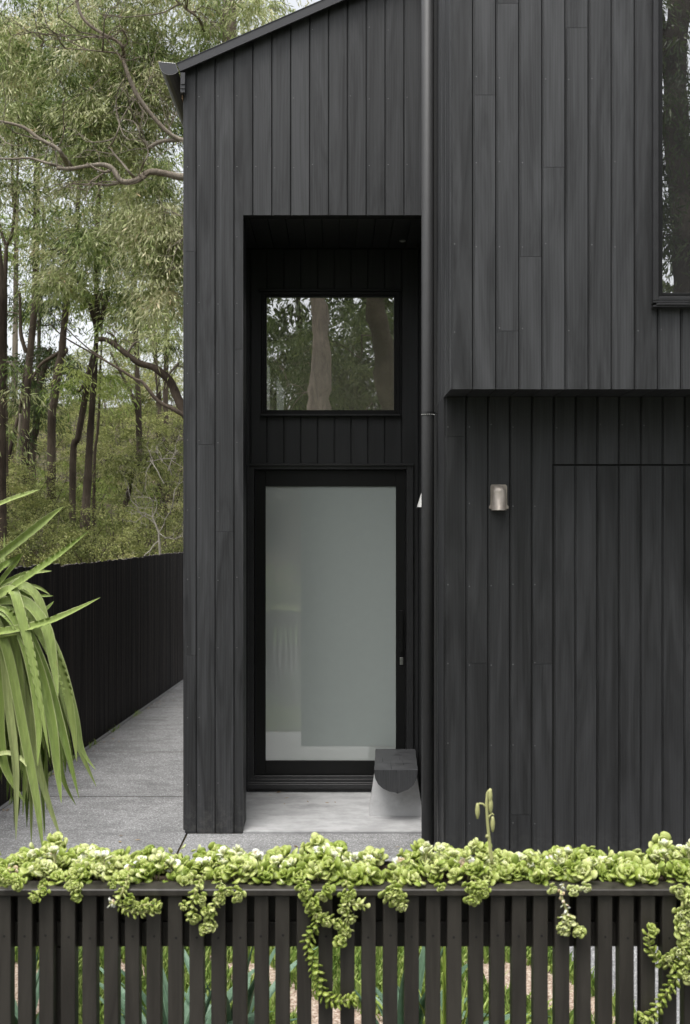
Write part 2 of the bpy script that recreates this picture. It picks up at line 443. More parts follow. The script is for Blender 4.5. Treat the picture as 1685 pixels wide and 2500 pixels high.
def cladding(mb, edges, zlo, zhi, plane, axis='x', t=0.014, g=0.0100, holes=(), joints=0.25, sign=-1, first_groove=True, jlist=None, screws=False):
    """vertical boards. edges: board boundaries along u. zhi may be a function of u. plane: face position.
    axis 'x': boards run along x and face -y (sign -1); axis 'y': along y, facing sign * x"""
    zt = zhi if callable(zhi) else (lambda u: zhi)
    def pt(u, n, z):      # n = 0 back of board, t = face
        if axis == 'x': return (u, plane + sign * (n - t), z)
        return (plane + sign * (n - t), u, z)
    for bi, (u0, u1) in enumerate(zip(edges[:-1], edges[1:])):
        mb.tint = random.random()
        cuts = [u0 + g] + sorted({h[k] for h in holes for k in (0, 1) if u0 + g + 1e-4 < h[k] < u1 - 1e-4}) + [u1]
        wob = (random.random() - .5) * 0.0022
        zj_all = []
        if jlist is not None: zj_all = sorted(z for (k, z) in jlist if k == bi)
        elif random.random() < joints: zj_all = [zlo + (min(zt(u0), zt(u1)) - zlo) * random.uniform(0.15, 0.85)]
        for a, b in zip(cuts[:-1], cuts[1:]):
            mid = (a + b) / 2
            segs = [(zlo, None)]
            hs_ = sorted([h for h in holes if h[0] <= mid <= h[1]], key=lambda h: h[2])
            zs = []
            cur = zlo
            for h in hs_:
                if h[2] > cur + 0.001: zs.append((cur, h[2]))
                cur = max(cur, h[3])
            zs.append((cur, None))
            for z0, z1 in zs:
                js = [z for z in zj_all if z0 + .05 < z < (z1 or min(zt(a), zt(b))) - .05]
                bounds = [z0] + js + [z1]
                for q in range(len(bounds) - 1):
                    s0 = bounds[q] + (0.0009 if q > 0 else 0)
                    e = bounds[q+1]
                    if q > 0: mb.tint = min(1, max(0, mb.tint + random.uniform(-.25, .25)))
                    ca = 0.0022 if a == cuts[0] else 0.0
                    cb = 0.0022 if b == cuts[-1] else 0.0
                    tt = t + wob
                    prof = [(a, 0), (a, tt - ca)] + ([(a + ca, tt)] if ca else []) + ([(b - cb, tt)] if cb else []) + [(b, tt - cb), (b, 0)]
                    k = len(prof)
                    top = [(e - (0.0009 if q < len(bounds)-2 else 0)) if e is not None else zt(u) for u, _ in prof]
                    V = [pt(u, n, s0) for u, n in prof] + [pt(u, n, z) for (u, n), z in zip(prof, top)]
                    fs = [(i, i+1, k+i+1, k+i) for i in range(k-1)] + [tuple(range(k))[::-1], tuple(range(k, 2*k))]
                    mb.add(V, fs)
                    if a == cuts[0] and first_groove:      # lip of the neighbouring board inside the groove
                        lp = [(a - g*0.52, 0), (a - g*0.52, t*0.45), (a, t*0.45), (a, 0)]
                        tz = [(e if e is not None else zt(u)) for u, _ in lp]
                        V = [pt(u, n, s0) for u, n in lp] + [pt(u, n, z) for (u, n), z in zip(lp, tz)]
                        mb.add(V, [(0, 1, 5, 4), (1, 2, 6, 5), (0, 3, 2, 1), (4, 5, 6, 7)])
    mb.tint = 0.5
    if screws:                     # paired nail heads, a row every 45 cm
        for u0, u1 in zip(edges[:-1], edges[1:]):
            if u1-u0 < .06: continue
            z = zlo + 0.32
            while z < min(zt(u0), zt(u1)) - .05:
                for u in (u0 + .022,):
                    if random.random() < .8 and not any(h[0]-.01 <= u <= h[1]+.01 and h[2]-.02 <= z <= h[3]+.02 for h in holes):
                        zz = z + random.uniform(-.012, .012); r_ = 0.0034
                        V = [pt(u+r_*math.cos(a*1.047), t+.0016, zz+r_*math.sin(a*1.047)) for a in range(6)]
                        mb.tint = 1.0; mb.mi = 1
                        mb.add(V, [tuple(range(6))]); mb.mi = 0
                z += 0.455
        mb.tint = 0.5

W = 0.125
# --- wing front
roof_z = lambda px: PZ(174 - 0.436 * (px - 440), DL)
def wing_top(u): return roof_z(CX + u * F / DL) - 0.002
e = [XL, PX(478.2, DL)] + [PX(478.2 + 46.15 * k, DL) for k in range(1, 12)]
e = [u for u in e if u < 0.585] + [0.612]
OX0, OX1, OZ = PX(594, DL), 0.612, PZ(525, DL)
mb = MB()
cladding(mb, e, 0.0 + PZ(2034, DL) , wing_top, DL, holes=[(OX0, 0.70, -1, OZ)],
         jlist=[(0, PZ(614, DL)), (0, PZ(1600, DL)), (1, PZ(1085, DL)), (2, PZ(1298, DL)), (3, PZ(852, DL))], screws=True)
mb.build('wall_cladding', [M['board'], M['nail']], house)
mb = MB()
zb = 0.02
mb.prism([(XL+0.004, zb), (OX0-0.004, zb), (OX0-0.004, OZ+0.003), (0.615, OZ+0.003), (0.615, wing_top(0.615)-.01), (XL+0.004, wing_top(XL)-.01)], DL+0.0125, DL+0.10)
# side wall of the wing, and the backs that close the volume
mb.box(XL+0.004, XL+0.09, DL+0.101, 14, zb, wing_top(XL)-0.02)
mb.build('wall_core', M['dark'], house)
mb = MB()
cladding(mb, [DL+0.004+W*k for k in range(56)], zb, wing_top(XL)-0.02, XL-0.008, axis='y', sign=-1)
mb.build('wall_cladding', M['board'], house)
# --- porch: left jamb, right jamb, ceiling, back wall
mb = MB()
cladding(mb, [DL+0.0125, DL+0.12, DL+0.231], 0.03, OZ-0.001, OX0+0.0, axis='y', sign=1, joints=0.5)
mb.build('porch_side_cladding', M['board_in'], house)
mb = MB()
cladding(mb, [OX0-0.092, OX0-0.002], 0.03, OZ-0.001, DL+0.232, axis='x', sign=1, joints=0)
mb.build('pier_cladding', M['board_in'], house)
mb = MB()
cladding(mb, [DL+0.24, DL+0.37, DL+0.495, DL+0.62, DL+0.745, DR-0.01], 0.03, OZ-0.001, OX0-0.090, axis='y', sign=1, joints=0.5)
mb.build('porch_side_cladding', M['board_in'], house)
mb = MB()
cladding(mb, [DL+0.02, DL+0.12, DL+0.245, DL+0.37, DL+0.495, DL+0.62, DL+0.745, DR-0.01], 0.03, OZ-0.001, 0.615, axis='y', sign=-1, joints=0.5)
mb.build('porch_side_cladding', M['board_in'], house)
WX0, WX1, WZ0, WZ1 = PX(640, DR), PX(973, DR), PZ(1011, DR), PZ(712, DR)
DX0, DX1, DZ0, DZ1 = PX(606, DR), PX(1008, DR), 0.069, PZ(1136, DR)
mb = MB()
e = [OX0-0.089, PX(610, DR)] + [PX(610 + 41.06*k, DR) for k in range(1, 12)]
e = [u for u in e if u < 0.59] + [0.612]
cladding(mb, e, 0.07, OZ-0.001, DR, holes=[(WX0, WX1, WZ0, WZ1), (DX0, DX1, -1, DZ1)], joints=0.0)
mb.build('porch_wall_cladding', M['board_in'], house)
mb = MB()
B0, B1 = DR+0.0125, DR+0.12
for (a, b, c, d) in ((OX0-0.12, WX0, WZ0, WZ1), (WX1, 0.72, WZ0, WZ1), (OX0-0.12, 0.72, WZ1, OZ+0.1), (OX0-0.12, 0.72, DZ1, WZ0), (OX0-0.12, DX0, 0, DZ1), (DX1, 0.72, 0, DZ1)):
    mb.box(a, b, B0, B1, c, d)
mb.box(OX0-0.09, OX0-0.013, DL+0.1015, DL+0.219, 0.0, OZ+0.1)
mb.box(OX0-0.17, OX0-0.103, DL+0.1015, DR+0.012, 0.0, OZ+0.1)
mb.box(0.628, 0.70, DL+0.0125, DR+0.012, 0.0, OZ+0.1)
mb.build('wall_core', M['dark'], house)
mb = MB()
for k in range(11):     # ceiling lining boards
    mb.tint = random.random()
    a = OX0-0.088+k*0.1215
    if a < 0.59: mb.box(a, min(a+0.118, 0.602), DL+0.101, DR-0.001, OZ+0.012, OZ+0.03, 0.002)
mb.box(OX0-0.1, 0.62, DL+0.101, DR+0.01, OZ+0.031, OZ+0.07)
mb.build('porch_ceiling', M['board_in'], house)
# --- interior shell (plaster room behind the porch glass; back wall has two raked openings on the sky)
mb = MB()
IY = 11.2
mb.box(-0.99, -0.90, B1+0.001, IY, 0, 4.6)
mb.box(0.73, 2.6, B1+0.001, IY, 0, 6.0)
mb.box(-0.9, 0.73, B1+0.001, IY, 4.45, 4.55)
mb.build('interior_wall', M['plaster'], house)
mb = MB()
def ix(px): return PX(px, IY)
zA = lambda y: PZ(y, IY)
pcs = [[(-0.9, 0), (0.73, 0), (0.73, zA(1120)), (-0.9, zA(1120))],
       [(-0.9, zA(1120)), (ix(640), zA(1120)), (ix(640), 4.45), (-0.9, 4.45)],
       [(ix(659), zA(1120)), (ix(675), zA(1120)), (ix(675), zA(921)), (ix(659), zA(896))],
       [(ix(640), zA(870)), (ix(659), zA(896)), (ix(675), zA(921)), (ix(693), zA(948)), (ix(693), 4.45), (ix(640), 4.45)],
       [(ix(693), zA(1120)), (0.73, zA(1120)), (0.73, 4.45), (ix(693), 4.45)]]
for p_ in pcs: mb.prism(p_, IY+0.001, IY+0.1)
mb.build('interior_wall', M['plaster'], house)
mb = MB()
mb.box(-0.9, 0.73, B1, IY, 0.0, 0.071)
mb.build('interior_floor', paint('interior_floor', (0.45, 0.44, 0.4), 0.4), house)
mb = MB()
for px in (812, 856):
    a_, b_ = P(px-6, 1858, 8.3), P(px+2, 1815, 8.3)
    mb.tube([(a_.x, 8.3, 0.072), (b_.x+0.01, 8.3, PZ(1812, 8.3))], [0.012, 0.008], 8)
mb.build('interior_stool_leg', M['white'], house)

# --- window over the door
win = empty('window', (0, 0, 0)); win.parent = house; win.matrix_parent_inverse = Matrix.Translation((0, -8.5, 0)); win.location = (0, 8.5, 0)
def wl(o): return o
def sub(parent_part, mb_, name, mat, smooth=False):
    o = mb_.build(name, mat, None, smooth)
    o.parent = parent_part; o.matrix_parent_inverse = parent_part.matrix_world.inverted() if False else Matrix.Identity(4)
    return o
bpy.data.objects.remove(win)
def frame_rect(mb, x0, x1, z0, z1, w_, y0, y1, c=0.002):
    wl_, wr_, wb_, wt_ = w_ if hasattr(w_, '__len__') else (w_,)*4
    mb.box(x0, x0+wl_, y0, y1, z0, z1, c); mb.box(x1-wr_, x1, y0, y1, z0, z1, c)
    mb.box(x0+wl_, x1-wr_, y0+0.001, y1, z0, z0+wb_, c); mb.box(x0+wl_, x1-wr_, y0+0.001, y1, z1-wt_, z1, c)
def child(mb_, name, mat, par, smooth=False):
    "sub-part: par is a mesh part placed at the house origin"
    o = mb_.build(name, mat, None, smooth)
    o.parent = par
    return o
gx0, gx1, gz0, gz1 = PX(651, DR-.01), PX(962, DR-.01), PZ(1001, DR-.01), PZ(725, DR-.01)
mb = MB(); frame_rect(mb, PX(639, DR), PX(975, DR), PZ(1012, DR), PZ(713, DR), 0.022, DR-0.022, DR+0.08)
mb.build
window = mb.build('window', M['frame'], house)
mb = MB(); frame_rect(mb, gx0-0.022, gx1+0.022, gz0-0.022, gz1+0.022, 0.022, DR-0.006, DR+0.05)
child(mb, 'sash', M['frame'], window)
mb = MB(); mb.box(gx0-.004, gx1+.004, DR+0.012, DR+0.018, gz0-.004, gz1+.004)
child(mb, 'pane', M['glass'], window)
mb = MB(); mb.box(PX(631, DR), PX(980, DR), DR-0.036, DR+0.0, PZ(713, DR)+0.001, PZ(707, DR), 0.002)
child(mb, 'head_flashing', M['frame'], window)
mb = MB(); mb.box(PX(637, DR), PX(977, DR), DR-0.045, DR+0.0, PZ(1016, DR), PZ(1012, DR)-0.001, 0.001)
child(mb, 'sill', M['sill'], window)
# --- front door
mb = MB()
frame_rect(mb, PX(605, DR), PX(1008.5, DR), 0.07, PZ(1137, DR), (0.050, 0.050, 0.02, 0.028), DR-0.030, DR+0.08)
mb.box(PX(603, DR), PX(608, DR), DR-0.040, DR-0.006, 0.072, PZ(1137, DR)-.002, 0.001)
door = mb.build('door', M['sill'], house)
mb = MB()
lx0, lx1 = PX(621.5, DR), PX(990, DR)
LD = DR+0.004
frame_rect(mb, lx0+0.001, lx1-0.001, PZ(1894, LD), PZ(1147, LD), (PX(648.5, LD)-lx0, lx1-PX(967, LD), PZ(1857, LD)-PZ(1894, LD), PZ(1147, LD)-PZ(1187, LD)), LD, LD+0.045, 0.002)
child(mb, 'leaf', M['frame'], door)
mb = MB(); mb.box(PX(648.5, LD)-.004, PX(967, LD)+.004, LD+0.012, LD+0.020, PZ(1857, LD)-.004, PZ(1187, LD)+.004)
child(mb, 'pane', M['glass_door'], door)
mb = MB(); mb.box(PX(735, LD), PX(967, LD)-.0005, LD+0.0105, LD+0.0118, PZ(1822, LD), PZ(1187, LD)-.0005)
child(mb, 'plain_reflection_sheet', M['plain_refl'], door)  # added sheet that covers the reflections right of the tonal split
mb = MB(); mb.box(PX(990.2, LD), PX(991.2, LD), LD-0.006, LD+0.01, PZ(1894, LD), PZ(1149, LD))
child(mb, 'edge_highlight', M['sill'], door)  # thin lighter strip standing for the highlight along the leaf edge
mb = MB()
mb.box(PX(976, LD), PX(984.5, LD), LD-0.006, LD-0.0005, PZ(1623, LD), PZ(1605, LD), 0.002)
mb.tube([(PX(980, LD), LD-0.006, PZ(1610, LD)), (PX(980, LD), LD-0.012, PZ(1610, LD))], 0.007, 12)
child(mb, 'lock', M['steel'], door)
mb = MB()
mb.box(PX(975.5, LD), PX(983, LD), LD-0.045, LD-0.035, PZ(1590, LD), PZ(1490, LD), 0.002)
for y_ in (1584, 1496): mb.box(PX(977, LD), PX(981, LD), LD-0.0355, LD-0.0005, PZ(y_+5, LD), PZ(y_-2, LD))
child(mb, 'handle', M['frame'], door)
mb = MB()
for a_, b_, yy in ((1894, 1901, 0.020), (1902, 1909, 0.034), (1910, 1914, 0.048), (1914.5, 1926, 0.058)):
    mb.box(PX(604, DR-yy), PX(1010, DR-yy), DR-yy, DR+0.003, PZ(b_, DR-yy), PZ(a_, DR-yy), 0.0015)
child(mb, 'threshold', M['sill'], door)
mb = MB(); mb.box(PX(604, DR-.04), PX(1010, DR-.04), DR-0.046, DR-0.0, PZ(1137, DR-.04)+0.001, PZ(1131.5, DR-.04), 0.0015)
child(mb, 'head_flashing', M['sill'], door)

# --- roof of the wing: sheet, barge capping, gutter, rafter end
RY0 = DL - 0.06
def rz(px, D=RY0): return PZ(174 - 0.436*(px-440), D)
xa, xb = PX(436, RY0), 0.70
sl = 0.436
za = PZ(154.5, RY0)
def top_at(x): return za + sl * (x - xa)
mb = MB()
mb.prism([(xa, top_at(xa)-0.004), (0.615, top_at(0.615)-0.004), (0.615, top_at(0.615)-0.03), (xa, top_at(xa)-0.03)], RY0+0.021, 14.2)
mb.build('roof', M['roof'], house)
mb = MB()
ht = 0.056
mb.prism([(xa-0.012, top_at(xa-0.012)+0.002), (0.615, top_at(0.615)+0.002), (0.615, top_at(0.615)-ht), (xa+0.010, top_at(xa+0.010)-ht)], RY0, RY0+0.020)
mb.prism([(xa-0.012, top_at(xa-0.012)+0.006), (0.615, top_at(0.615)+0.006), (0.615, top_at(0.615)+0.0025), (xa-0.012, top_at(xa-0.012)+0.0025)], RY0-0.004, RY0+0.06)
mb.build('barge_capping', M['roof'], house)
# gutter: a trough with a rolled lip, closed by an end plate
G = RY0 - 0.004
prof = [(388, 151), (388.5, 158), (391, 166), (396, 174), (403, 180), (412, 183), (421, 182.5), (429, 179.5), (435.5, 175)]
gp = [(PX(a, G), PZ(b, G)) for a, b in prof]
gi = [(x + (0.0025 if i < 5 else -0.0015), z + 0.0025) for i, (x, z) in enumerate(gp)]
mb = MB()
for i in range(len(gp)-1):
    mb.prism([gp[i], gp[i+1], gi[i+1], gi[i]], G+0.0015, 14.2)
mb.tube([(gp[0][0], G+0.002, gp[0][1]), (gp[0][0], 14.2, gp[0][1])], 0.0045, 8)
gutter = mb.build('gutter', M['roof'], house, False)
mb = MB()
mb.prism([(x, z) for x, z in gp] + [(PX(428.5, G), PZ(155, G))], G-0.001, G+0.001)
child(mb, 'end_cap', M['roof'], gutter)
mb = MB()   # bright folded edge of the end cap
mb.tube([(x, G-0.001, z) for x, z in gp] + [(PX(428.5, G), G-0.001, PZ(155, G)), (gp[0][0], G-0.001, gp[0][1])], 0.0014, 5)
child(mb, 'cap_edge', paint('cut_steel_edge', (0.35, 0.35, 0.36), 0.4, 0.1, 0.5), gutter)
mb = MB()   # fascia board behind the gutter
mb.box(PX(440, RY0), XL-0.009, RY0+0.03, 14, PZ(222, RY0), PZ(178, RY0))
for yy in (204, 212): pass
mb.build('fascia', M['board'], house)
mb = MB()
bx0, bx1 = PX(440.5, RY0), PX(451.5, RY0)
mb.box(bx0, bx1, RY0+0.004, RY0+0.029, PZ(225, RY0), PZ(176, RY0), 0.001)
for yy in (204, 214):
    mb.box(bx0+0.004, bx1, RY0-0.002, RY0+0.0035, PZ(yy+1.5, RY0), PZ(yy-1.2, RY0))
mb.build('fascia_end', M['roof'], house)
mb = MB(); mb.box(PX(441, RY0), XL-0.010, RY0+0.06, 14, PZ(226, RY0)-0.02, PZ(222.5, RY0))
mb.build('eave_lining', paint('raw_eave_timber', (0.20, 0.13, 0.07), 0.8), house)

# --- the big volume: upper storey, soffit, side face, garage wall
ZS = PZ(950, DU)
TOPZ = 8.2
e = [XS, PX(1153, DU)] + [PX(1153 + 56.42*k, DU) for k in range(1, 60)]
UWX0, UWX1, UWZ0, UWZ1 = PX(1598, DU), 3.6, PZ(746, DU), 7.2
mb = MB()
cladding(mb, e, ZS, TOPZ, DU, holes=[(UWX0, UWX1, UWZ0, UWZ1)], g=0.0135,
         jlist=[(1, PZ(232, DU)), (2, PZ(8, DU)), (5, PZ(68, DU)), (4, PZ(408, DU)), (2, PZ(808, DU)), (3, PZ(626, DU)), (11, 4.1), (14, 5)], screws=True)
XR = e[-1]
mb.build('upper_cladding', [M['board'], M['nail']], house)
mb = MB()
cladding(mb, [DU+0.0125, DU+0.055, DU+0.135, DU+0.24, DU+0.38, DU+0.50, DU+0.64, DU+0.765], PZ(969, DG), TOPZ, XS, axis='y', sign=-1, joints=0)
mb.build('side_cladding', M['board'], house)
mb = MB()
cladding(mb, [DG+0.0125, DG+0.075, DG+0.19, DG+0.31, 6.525], 0.03, PZ(969, DG)-0.001, XS, axis='y', sign=-1, joints=0)
mb.build('side_cladding', M['board_low'], house)
mb = MB()
mb.box(XS+0.013, XR, DU+0.0125, 14, ZS+0.012, UWZ0-.001)
mb.box(XS+0.013, UWX0-.001, DU+0.0125, 14, UWZ0, TOPZ)
mb.box(UWX1, XR, DU+0.0125, 14, UWZ0, TOPZ)
mb.box(UWX0, UWX1-.001, DU+0.5, 14, UWZ0, UWZ1)
mb.box(UWX0, UWX1-.001, DU+0.0125, 14, UWZ1+.001, TOPZ)
mb.box(XS+0.013, XR, DG+0.0125, 14, 0.0, ZS+0.010)
mb.box(0.605, 0.66, 7.16, 7.2, 0, 6.0)          # back of the narrow slot between the two volumes
mb.build('wall_core', M['dark'], house)
mb = MB()
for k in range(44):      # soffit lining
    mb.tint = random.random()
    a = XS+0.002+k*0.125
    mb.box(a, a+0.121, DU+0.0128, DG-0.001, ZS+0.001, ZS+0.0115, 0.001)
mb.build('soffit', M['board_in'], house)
mb = MB()
mb.box(XS-0.02, XR+0.05, DU-0.03, 14.1, TOPZ+0.001, TOPZ+0.08)
mb.build('roof', M['roof'], house)
# garage wall and the flush garage door
gbx = [1136.7 + 53.28*k for k in range(0, 45)]
e = [XS] + [PX(a, DG) for a in gbx]
GDX, GDZ = PX(1349.8, DG), PZ(1133, DG)
mb = MB()
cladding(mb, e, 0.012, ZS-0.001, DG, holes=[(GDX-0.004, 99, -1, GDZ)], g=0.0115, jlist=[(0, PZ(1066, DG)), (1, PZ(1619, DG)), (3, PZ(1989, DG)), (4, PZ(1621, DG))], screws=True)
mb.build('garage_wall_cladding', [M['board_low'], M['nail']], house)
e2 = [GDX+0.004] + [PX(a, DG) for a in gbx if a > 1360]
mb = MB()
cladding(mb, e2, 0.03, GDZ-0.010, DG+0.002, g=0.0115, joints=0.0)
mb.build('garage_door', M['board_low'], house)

# upper window
mb = MB()
y0, y1 = DU-0.035, DU+0.09
frame_rect(mb, PX(1596, y0), UWX1+0.02, PZ(733, y0), UWZ1+0.02, (0.026, 0.03, 0.02, 0.03), y0, y1)
uw = mb.build('window', M['sill'], house)
mb = MB()
y0 = DU-0.016
frame_rect(mb, PX(1607, y0), UWX1-0.012, PZ(731, y0), UWZ1-0.012, (0.024, 0.03, 0.036, 0.03), y0, DU+0.06)
mb.box(PX(1650, y0), PX(1658, y0), y0-0.003, y0+0.001, PZ(727, y0), PZ(724.5, y0))
child(mb, 'sash', M['frame'], uw)
mb = MB(); mb.box(PX(1614, DU), UWX1-0.04, DU+0.018, DU+0.024, PZ(716, DU), UWZ1-0.04)
child(mb, 'pane', M['glass_up'], uw)
mb = MB(); mb.box(PX(1616, DU), UWX1-0.04, DU+0.03, DU+0.06, PZ(201, DU), PZ(195, DU)); mb.box(PX(1616, DU), UWX1-0.04, DU+0.03, DU+0.06, PZ(190, DU), PZ(184, DU))
child(mb, 'transom', M['frame'], uw)
mb = MB(); mb.box(PX(1610, DU)+.02, UWX1-0.04, DU+0.12, DU+0.13, PZ(730, DU), PZ(598, DU+.12))
child(mb, 'blind', paint('grey_blind', (0.22, 0.22, 0.22), 0.9), uw)
mb = MB()
for a_, b_, yy in ((734, 739, 0.040), (740, 744, 0.052), (744.5, 749, 0.044)):
    mb.box(PX(1596 if yy < .05 else 1604, DU-yy), UWX1+0.02, DU-yy, DU-0.0005, PZ(b_, DU-yy), PZ(a_, DU-yy), 0.001)
child(mb, 'sill', M['sill'], uw)

# downpipe with its clamp
DPX, DPY, PR = PX(1044.5, 6.5), 6.5, 0.0385
mb = MB(); mb.tube([(DPX, DPY, 0.0), (DPX, DPY, PZ(1008, DPY)), (DPX, DPY, 7.9)], PR, 40)
pipe = mb.build('downpipe', M['pipe'], house, True)
mb = MB()
zc = PZ(1008, DPY)
mb.tube([(DPX, DPY, zc-0.010), (DPX, DPY, zc+0.006)], PR+0.004, 32)
mb.box(DPX+PR-0.01, XS+0.001, DPY-0.012, DPY-0.008, zc-0.008, zc+0.006)
mb.tube([(XS-0.012, DPY-0.018, zc+0.0), (XS-0.012, DPY-0.006, zc+0.0)], 0.006, 8)
child(mb, 'clamp', M['sill'], pipe)
mb = MB()
for k in range(9):
    a_ = R(200 + 16*k)
    mb.box(DPX+math.cos(a_)*(PR+.003)-.003, DPX+math.cos(a_)*(PR+.003)+.003, DPY+math.sin(a_)*(PR+.003)-.003, DPY+math.sin(a_)*(PR+.003)+.003, zc-0.013-random.random()*.002, zc-0.0105)
child(mb, 'clamp_edge', M['white'], pipe)

# ---------------------------------------------------------------- lamps
lamp = empty('wall_light', P(1217, 1247, DG), label='brass bunker wall light with arched hood on the dark boards beside the garage door', cat='wall light')
def lathe_half(mb, cx, y, z0, zr, r, depth, n=14, lev=6):
    pass
mb = MB()      # back plate: straight sides, rounded shoulders, two screw ears
DD = DG-0.001
pl = [(1200, 1183), (1234, 1183), (1238, 1187), (1238, 1232), (1241.5, 1236), (1241.5, 1241), (1237, 1243), (1199, 1243), (1194, 1241), (1194, 1236), (1197.5, 1232), (1197.5, 1187)]
mb.prism([(PX(a, DD), PZ(b, DD)) for a, b in pl], DD-0.006, DD-0.0005)
for a, b in ((1198, 1239), (1237.5, 1239), (1202, 1187), (1234, 1187)):
    mb.tube([(PX(a, DD), DD-0.010, PZ(b, DD)), (PX(a, DD), DD-0.005, PZ(b, DD))], 0.0045, 10)
mb.build('back_plate', M['bronze'], lamp)
mb = MB()      # hood: half cylinder with a quarter sphere above
c0 = PX(1217.5, DD); r = 0.041; zt_, zb_ = PZ(1184, DD)-r, PZ(1246, DD)
rows = []
nA = 18
levels = [(zb_, r*1.02), (zb_+0.004, r*1.02), (zb_+0.0045, r), (zt_, r)] + [(zt_+r*math.sin(R(a)), r*math.cos(R(a))) for a in (15, 30, 45, 60, 75, 88)]
for z, rr in levels:
    rows.append([(c0 - rr*math.cos(math.pi*i/nA), DD-0.006-rr*1.25*math.sin(math.pi*i/nA), z) for i in range(nA+1)])
V = [p for row in rows for p in row]
mb.add(V, [(j*(nA+1)+i, j*(nA+1)+i+1, (j+1)*(nA+1)+i+1, (j+1)*(nA+1)+i) for j in range(len(rows)-1) for i in range(nA)])
mb.build('hood', M['bronze'], lamp, True)
mb = MB()
mb.tube([(c0, DD-0.03, zb_+0.01), (c0, DD-0.03, zb_+0.04)], 0.014, 12)
mb.build('bulb', M['white'], lamp)
# white sconce on the porch side, mostly behind the downpipe
sc_ = empty('wall_lamp', (0.603, 7.5, PZ(1240, 7.5)), label='white cone wall lamp inside the porch, peeking out behind the downpipe', cat='wall lamp')
mb = MB()
zb_, zt_ = PZ(1238, 7.5), PZ(1200, 7.5)
n = 16
V = []
for z, rr in ((zb_, 0.046), (zt_, 0.006)):
    V += [(0.6105 - 0.7*rr*math.sin(math.pi*i/n)*1.2, 7.5 - rr*math.cos(math.pi*i/n), z) for i in range(n+1)]
mb.add(V, [(i, i+1, n+1+i+1, n+1+i) for i in range(n)] + [tuple(range(n+1)), tuple(range(2*n+1, n, -1))])
mb.build('shade', M['white'], sc_, False)
mb = MB(); mb.box(0.600, 0.6025, 7.46, 7.54, zb_-0.004, zb_-0.001); mb.box(0.568, 0.6105, 7.46, 7.54, zb_-0.006, zb_-0.0015)
mb.build('base', M['sill'], sc_)
dl = empty('downlight', (PX(983, 7.72), 7.72, OZ+0.01), label='small round recessed downlight in the black porch ceiling', cat='downlight')
mb = MB(); c_ = dl.location
mb.tube([(c_.x, c_.y, OZ+0.0115), (c_.x, c_.y, OZ+0.006)], 0.024, 24)
mb.build('trim', M['steel'], dl, False)
mb = MB(); mb.tube([(c_.x, c_.y, OZ+0.0055), (c_.x, c_.y, OZ+0.004)], 0.015, 20)
mb.build('lens', M['white'], dl)

# ---------------------------------------------------------------- bench: half log on concrete feet
bench = empty('bench', (0.43, 7.5, 0.03), label='half round charred log bench on tapered concrete supports beside the glass door', cat='bench')
bw, bd = 0.147, 0.158
bx, by0, by1, bz = 0.407, 7.2, 7.89, PZ(1880, 7.2)
skew = 0.035/0.7
poly = [(-bw, 0), (bw, 0), (bw*0.985, -0.03), (bw*0.93, -0.068), (bw*0.80, -0.102), (bw*0.58, -0.130), (bw*0.30, -0.147), (bw*0.06, -0.160), (-bw*0.02, -0.153), (-bw*0.30, -0.146), (-bw*0.60, -0.126), (-bw*0.82, -0.097), (-bw*0.95, -0.06), (-bw, -0.028)]
mb = MB()
k = len(poly)
ny = 8
V = []
for j in range(ny+1):
    y = by0 + (by1-by0)*j/ny
    wv = 0.0015*math.sin(j*2.1)
    V += [(bx + x + skew*(y-by0) + wv*(1 if x > 0 else -1), y, bz + z + (0.0012*math.sin(j*1.7) if z < 0 else 0)) for x, z in poly]
fs = [(j*k+i, j*k+(i+1) % k, (j+1)*k+(i+1) % k, (j+1)*k+i) for j in range(ny) for i in range(k)]
fs += [tuple(range(k))[::-1], tuple(ny*k+i for i in range(k))]
mb.add(V, fs)
seat = mb.build('seat', M['bench'], bench)
mb = MB()     # drying cracks in the end grain and the top
for (x, z, dx, dz) in ((-0.085, 0.0, 0.004, -0.022), (0.0, 0, 0.012, -0.035), (0.075, 0, -0.003, -0.02), (0.01, -0.158, -0.004, 0.05), (0.085, -0.05, -0.03, 0.012)):
    mb.prism([(bx+x-.0013, bz+z), (bx+x+.0013, bz+z), (bx+x+dx, bz+z+dz)], by0-0.0012, by0-0.0004)
for (x, y, dx, dy) in ((-0.03, 7.22, .006, .30), (0.055, 7.35, -.004, .22), (0.03, 7.5, .01, .2), (-0.09, 7.45, .003, .18)):
    xx = bx+x+skew*(y-by0)
    mb.add([(xx-.0016, y, bz+.0006), (xx+.0016, y, bz+.0006), (xx+dx, y+dy, bz+.0006)], [(0, 1, 2)])
mb.build('crack', M['dark'], bench)
for yb in (7.36, 7.72):
    zf = 0.012+0.056*(yb-DL)/.87+.001
    xb_ = bx+skew*(yb-by0)
    mb = MB()
    half0, half1, ztop = (0.186, 0.136, bz-0.060) if yb < 7.5 else (0.15, 0.115, bz-0.075)
    cut = [(half1*math.cos(R(a)), (-0.158)*math.sin(R(a))) for a in range(0, 181, 15)]
    pol = [(xb_-half0, zf), (xb_+half0, zf), (xb_+half1+0.008, ztop)] + [(xb_+x*0.99, min(bz+z-0.002, ztop)) for x, z in cut if z < -0.060] + [(xb_-half1-0.008, ztop)]
    mb.prism(pol, yb, yb+0.09)
    mb.build('leg', M['support'], bench)

